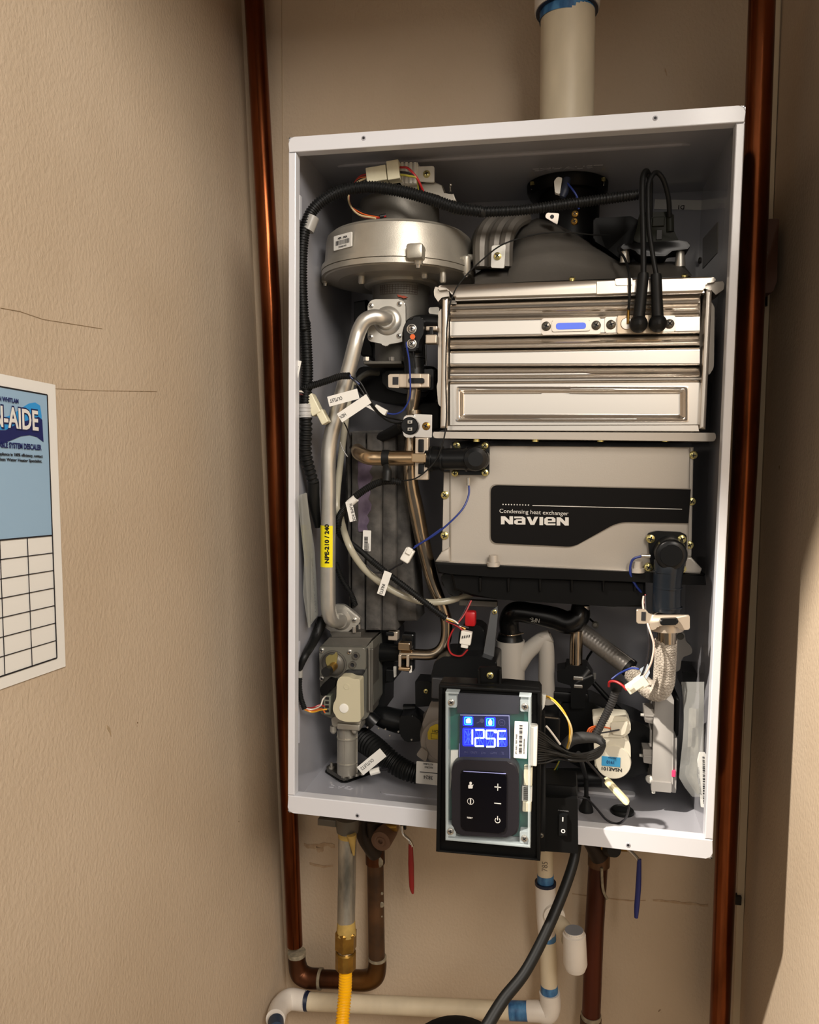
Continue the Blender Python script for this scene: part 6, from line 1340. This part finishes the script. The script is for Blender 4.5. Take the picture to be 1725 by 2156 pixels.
# keypad
obj('keypad_bezel', poly(B(), 'H', rnd([(305, 945), (915, 965), (918, 1658), (310, 1630)], [110, 110, 110, 90], 6), yb - .0142, .0125, .002), mat('graphite_plastic', '#232125', .4, spec=.2, bump=.1, bs=600), t)
key = obj('keypad', poly(B(), 'H', rnd([(390, 1042), (808, 1066), (800, 1620), (392, 1590)], [36, 46, 60, 50], 5), yb - .0156, .004, .0008), mat('gloss_black', '#020208', .1, spec=.35), t)
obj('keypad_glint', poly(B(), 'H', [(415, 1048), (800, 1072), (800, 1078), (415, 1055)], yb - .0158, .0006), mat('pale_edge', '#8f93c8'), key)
yk2 = yb - .0160; ik = inkW_m; K_ = M('H', P('H', 600, 1300, yk2), 1)
def kbar(X0, Y0, X1, Y1, nm='plus_sign'): obj(nm, pbox(B(), 'H', X0, Y0, X1, Y1, yk2, .0003, 0), ik, key)
kbar(696, 1193, 756, 1200); obj('plus_sign', pbox(B(), 'H', 723, 1165, 730, 1228, yk2, .0003, 0), ik, key); kbar(694, 1341, 756, 1348, 'minus_sign')
def ring(X, Y, r0, r1, nm, a0=0, a1=360):
    c = P('H', X, Y, yk2); n = 28; rows = [[], []]
    for i in range(n + 1):
        a = math.radians(a0 + (a1 - a0) * i / n)
        for q, rr_ in enumerate((r0, r1)): rows[q].append(c + Vector((math.sin(a) * rr_ * K_, 0, math.cos(a) * rr_ * K_)))
    obj(nm, grid(B(), rows), ik, key)
ring(724, 1498, 19, 26, 'power_symbol', 35, 325); kbar(721, 1460, 728, 1498, 'power_symbol')
ring(479, 1325, 26, 31, 'info_symbol'); kbar(474, 1300, 484, 1350, 'info_symbol')
obj('person_symbol', lathe(B(), [(0, 12 * K_), (.0002, 12 * K_)], P('H', 480, 1158, yk2), (0, -1, 0), 16), ik, key); obj('person_symbol', poly(B(), 'H', rnd([(458, 1178), (478, 1168), (500, 1180), (498, 1208), (458, 1208)], 7), yk2, .0002), ik, key); obj('person_symbol', obox(B(), P('H', 490, 1186, yk2), rotd(45)[0], AY, rotd(45)[1], 40 * K_, .0003, 4 * K_), ik, key)
text('RESET', P('H', 446, 1478, yk2), (1, 0, 0), (0, 0, 1), 14 * K_, ik, key, 'key_text', off=.03)
# clear cover: sheet, rim and four corner bosses
cov = clear('clear_cover', '#c3cdd2', .022, .1); rimm = clear('cover_rim', '#c4cfd2', .5, .15)
cv = obj('clear_cover', poly(B(), 'H', rnd([(250, 335), (1030, 372), (1022, 1748), (250, 1678)], 10), yb - .0135, .0006), cov, t, 'clear plastic cover')
for q in ([(250, 335), (278, 337), (276, 1680), (250, 1678)], [(1004, 372), (1030, 374), (1022, 1748), (998, 1745)], [(250, 1655), (1022, 1722), (1022, 1750), (250, 1680)], [(250, 333), (370, 338), (370, 352), (250, 349)], [(920, 364), (1030, 370), (1030, 386), (920, 380)]):
    obj('cover_rim', poly(B(), 'H', q, yb - .0145, .0140, .0006), rimm, t)
for X, Y in ((305, 425), (972, 462), (298, 1596), (968, 1660)):
    obj('corner_boss', poly(B(), 'H', rnd([(X - 42, Y - 60), (X + 48, Y - 56), (X + 48, Y + 50), (X - 42, Y + 46)], 10), yb - .0140, .010, .0006), rimm, t); screw(t, 'H', X, Y, yb - .0145, 32, scr_m)
# barcode sticker and connectors
o_ = P('H', 870, 930, yb - .0148); k = M('H', o_, 1); pl = plate(t, 'barcode_sticker', o_, (1, 0, .02), (.005, 0, 1), 120 * k, 342 * k, .0004, paper_m, .0008)
barcode(pl, P('H', 917, 890, yb - .0150), (0, 0, 1), (-1, 0, 0), 265 * k, -27 * k, n=30)
text('JPC ELEC. TEST PASS', P('H', 898, 895, yb - .0150), (0, 0, 1), (-1, 0, 0), 12 * k, ink_m, pl, 'sticker_text', sx=1.2); text('NC1WVN1002707A001', P('H', 968, 895, yb - .0150), (0, 0, 1), (-1, 0, 0), 10 * k, ink_m, pl, 'sticker_text', sx=1.0)
obj('wide_connector', pbox(B(), 'H', 1010, 650, 1085, 1008, yb - .012, .012, .001), mat('milky_nylon', '#cfcfc8', .35), t)
obj('white_socket', pbox(B(), 'H', 962, 1015, 1040, 1185, yb - .008, .007, .0008), cream_m, t); obj('white_socket', pbox(B(), 'H', 948, 1330, 1030, 1425, yb - .008, .007, .0012), cream_m, t); obj('pin_socket', pbox(B(), 'H', 945, 1190, 1038, 1328, yb - .006, .005, .0006), mat('milky_nylon', '#cfcfc8'), t)
for i in range(7): obj('pin', pbox(B(), 'H', 962, 1202 + i * 17, 1002, 1208 + i * 17, yb - .0075, .002, 0), mat('dark_screw', '#6a655c'), t)
obj('white_latch', poly(B(), 'H', [(298, 865), (368, 862), (366, 950), (310, 1010), (300, 1225), (290, 1225)], yb - .004, .003, .0004), mat('milky_nylon', '#cfcfc8'), t)
obj('screen_light', pbox(B(), 'H', 1128, 358, 1165, 500, yb + .006, .004, .0006), mat('milky_nylon', '#cfcfc8'), t) if False else obj('white_post', poly(B(), 'H', [(1130, 358), (1165, 360), (1150, 470), (1128, 500)], yb + .008, .004, .0004), mat('milky_nylon', '#cfcfc8'), t)

# switch box
ysb = -.032
t = thing('switch_box', 'black switch box with rocker switch fixed to the right of the control panel', 'switch box', P('H', 1290, 1790, ysb))
obj('box_body', poly(B(), 'H', rnd([(1150, 1290), (1452, 1300), (1458, 1800), (1115, 1775), (1115, 1500)], 8), ysb, .045, .002), black_m, t)
obj('box_top', poly(B(), 'H', [(1150, 1170), (1440, 1195), (1455, 1300), (1150, 1292)], ysb + .006, .04, .002), black_m, t)
obj('side_web', poly(B(), 'H', rnd([(1118, 560), (1150, 560), (1160, 1200), (1160, 1780), (1105, 1780), (1112, 900)], 6), ysb - .004, .020, .001), black_m, t)
rk = obj('rocker_frame', poly(B(), 'H', rnd([(1280, 1440), (1362, 1442), (1358, 1645), (1278, 1640)], 8), ysb - .002, .003, .0006), satin_m, t)
obj('rocker', poly(B(), 'H', rnd([(1287, 1450), (1354, 1452), (1352, 1635), (1285, 1630)], 5), ysb - .0042, .004, .001), satin_m, t)
obj('on_mark', pbox(B(), 'H', 1312, 1470, 1322, 1508, ysb - .0046, .0005, 0), inkW_m, t)
c = P('H', 1320, 1595, ysb - .0046); k = M('H', c, 1); rows = [[], []]
for i in range(25):
    a = i / 24 * 2 * math.pi
    for q_, rr_ in enumerate((11, 19)): rows[q_].append(c + Vector((math.sin(a) * rr_ * k, 0, math.cos(a) * rr_ * k)))
obj('off_mark', grid(B(), rows), inkW_m, t)
text('POWER', P('H', 1322, 1415, ysb - .0003), (1, 0, -.01), (0, 0, 1), 9 * k, mat('dim_grey_ink', '#6b6b6b', .5), t, 'box_text', 'CENTER', sx=2.2)
screw(t, 'H', 1122, 1635, ysb - .006, 22, mat('dark_screw', '#6a655c'))

# ------------------------------------------------------------------ wire bundle
t = thing('wire_bundle', 'bundle of thin black wires looping from the control panel connector', 'wires', P('H', 1500, 960, -.01))
for i in range(14):
    f = i / 13; j = random.uniform(-6, 6)
    obj('wire', T('H', [(1085, 680 + 300 * f, yb - .006), (1160, 730 + 240 * f + j, -.046), (1280, 830 + 110 * f, -.036 - .004 * math.sin(i)), (1400, 885 + 75 * f - j, -.028 - .006 * math.cos(i * 1.7)), (1540, 885 + 70 * f, -.02), (1650, 840 + 70 * f + j, -.012), (1700, 800 + 20 * f, -.006), (1680, 760 + 10 * f, 0)], 9.5, n=6, seg=6), rub_m, t)
obj('loop_sleeve', T('H', [(1330, 830, .0), (1400, 765, .002), (1500, 745, .004), (1620, 755, .006), (1690, 800, .004)], [45, 52, 52, 42, 34], seg=18), mat('woven_sleeve', '#262626', .6, bump=.5, bs=400), t)
for m, pts in ((yelw_m, [(1160, 368, -.02), (1230, 400, -.028), (1320, 500, -.032), (1375, 620, -.03), (1380, 740, -.024), (1355, 840, -.016)]), (mat('pale_yellow_wire', '#ddc690', .4), [(1160, 380, -.02), (1240, 420, -.028), (1340, 540, -.032), (1395, 660, -.03), (1390, 760, -.024), (1365, 845, -.016)])):
    obj('wire', T('H', pts, 9, n=6, seg=8), m, t)
obj('wire', T('H', [(1165, 640, -.01), (1200, 680, -.012), (1260, 760, -.014), (1295, 810, -.015)], 10, seg=8), whw_m, t)
obj('wire', T('H', [(1290, 940, .01), (1270, 1000, .012), (1265, 1100, .015), (1290, 1185, .02)], 7, seg=8), grn_m, t); obj('wire', T('H', [(1285, 960, .01), (1240, 1040, .012), (1180, 1080, .015), (1160, 1130, .02)], 6, seg=8), mat('olive_wire', '#9a9234'), t)
# cord through the bottom grommet
t = thing('cord_grommet', 'black cord entering a flared rubber grommet in the casing floor', 'cord', PZ('I', 500, 1700, .0012))
c = PZ('I', 500, 1700, .0012); k = M('I', c, 1)
obj('grommet', lathe(B(), [(0, 56 * k), (.004, 52 * k), (.010, 34 * k), (.016, 26 * k), (.017, 1 * k)], c, AZ, 28), rub_m, t)
top = c + Vector((0, 0, .016)); obj('cord', tube(B(), [top - Vector((0, 0, .01)), top + Vector((-.001, 0, .02)), P('I', 492, 1420, c.y - .02), P('I', 465, 1320, c.y - .05), P('I', 440, 1250, -.01)], M('I', c, 17), seg=12), rub_m, t)
c = PZ('I', 783, 1712, .0014); k = M('I', c, 1)
g = obj('blank_grommet', lathe(B(), [(0, 90 * k), (.003, 88 * k), (.0045, 76 * k), (.003, 66 * k), (.002, 1 * k)], c, AZ, 32), rub_m, None, 'oval black rubber grommet plugging a hole in the casing floor', 'grommet')
# cream capsule with wire
t = thing('cable_capsule', 'cream plastic capsule joint dangling on a thin black wire near the floor', 'connector', P('I', 750, 1560, .01))
a, b = P('I', 665, 1470, .008), P('I', 842, 1655, .0)
d = b - a; k = M('I', a, 1); x, y_, _ = basis(d)
bm = B(); b2 = B(); box(b2, (-30 * k, -.005, 0), (30 * k, .005, d.length), .0045)
dn = d.normalized(); sx3 = dn.cross(AY).normalized(); merge(bm, b2, lambda v: a - dn * .004 + sx3 * v.x + AY * v.y + dn * v.z * 1.08)
obj('capsule', bm, mat('waxy_plastic', '#d8d0a8', .35), t)
obj('wire', T('I', [(505, 1310, -.01), (560, 1370, -.004), (620, 1440, .004), (665, 1480, .008)], 10, n=6, seg=8), ink_m, t)
obj('wire', T('I', [(835, 1660, .0), (825, 1720, .004), (800, 1770, .01), (740, 1800, .016), (660, 1770, .02), (580, 1680, .03), (510, 1610, .04), (440, 1590, .04)], 9, n=8, seg=8), ink_m, t)
obj('floor_pipe', T('H', [(1120, 560, .06), (1275, 572, .06)], 9, n=1), steelT_m, None, 'thin steel rod poking out right of the control panel', 'rod')
# dark blocks behind the wire bundle
t = thing('rear_valve_body', 'black plastic valve body lying low behind the wire bundle', 'valve', P('I', 400, 1480, .10))
obj('horizontal_pipe', T('I', [(120, 1440, .09), (400, 1440, .09), (620, 1440, .09)], 72, n=1, seg=24), satin_m, t)
obj('upper_block', pbox(B(), 'I', 130, 960, 300, 1330, .095, .05, .003), satin_m, t); obj('upper_block', poly(B(), 'I', rnd([(300, 860), (540, 850), (700, 930), (900, 1000), (1010, 1060), (1010, 1380), (860, 1440), (520, 1400), (300, 1280)], 20), .12, .05, .003), satin_m, t)
obj('rear_hose', T('I', [(560, 700, .15), (700, 850, .14), (850, 990, .13)], 20), rub_m, t)
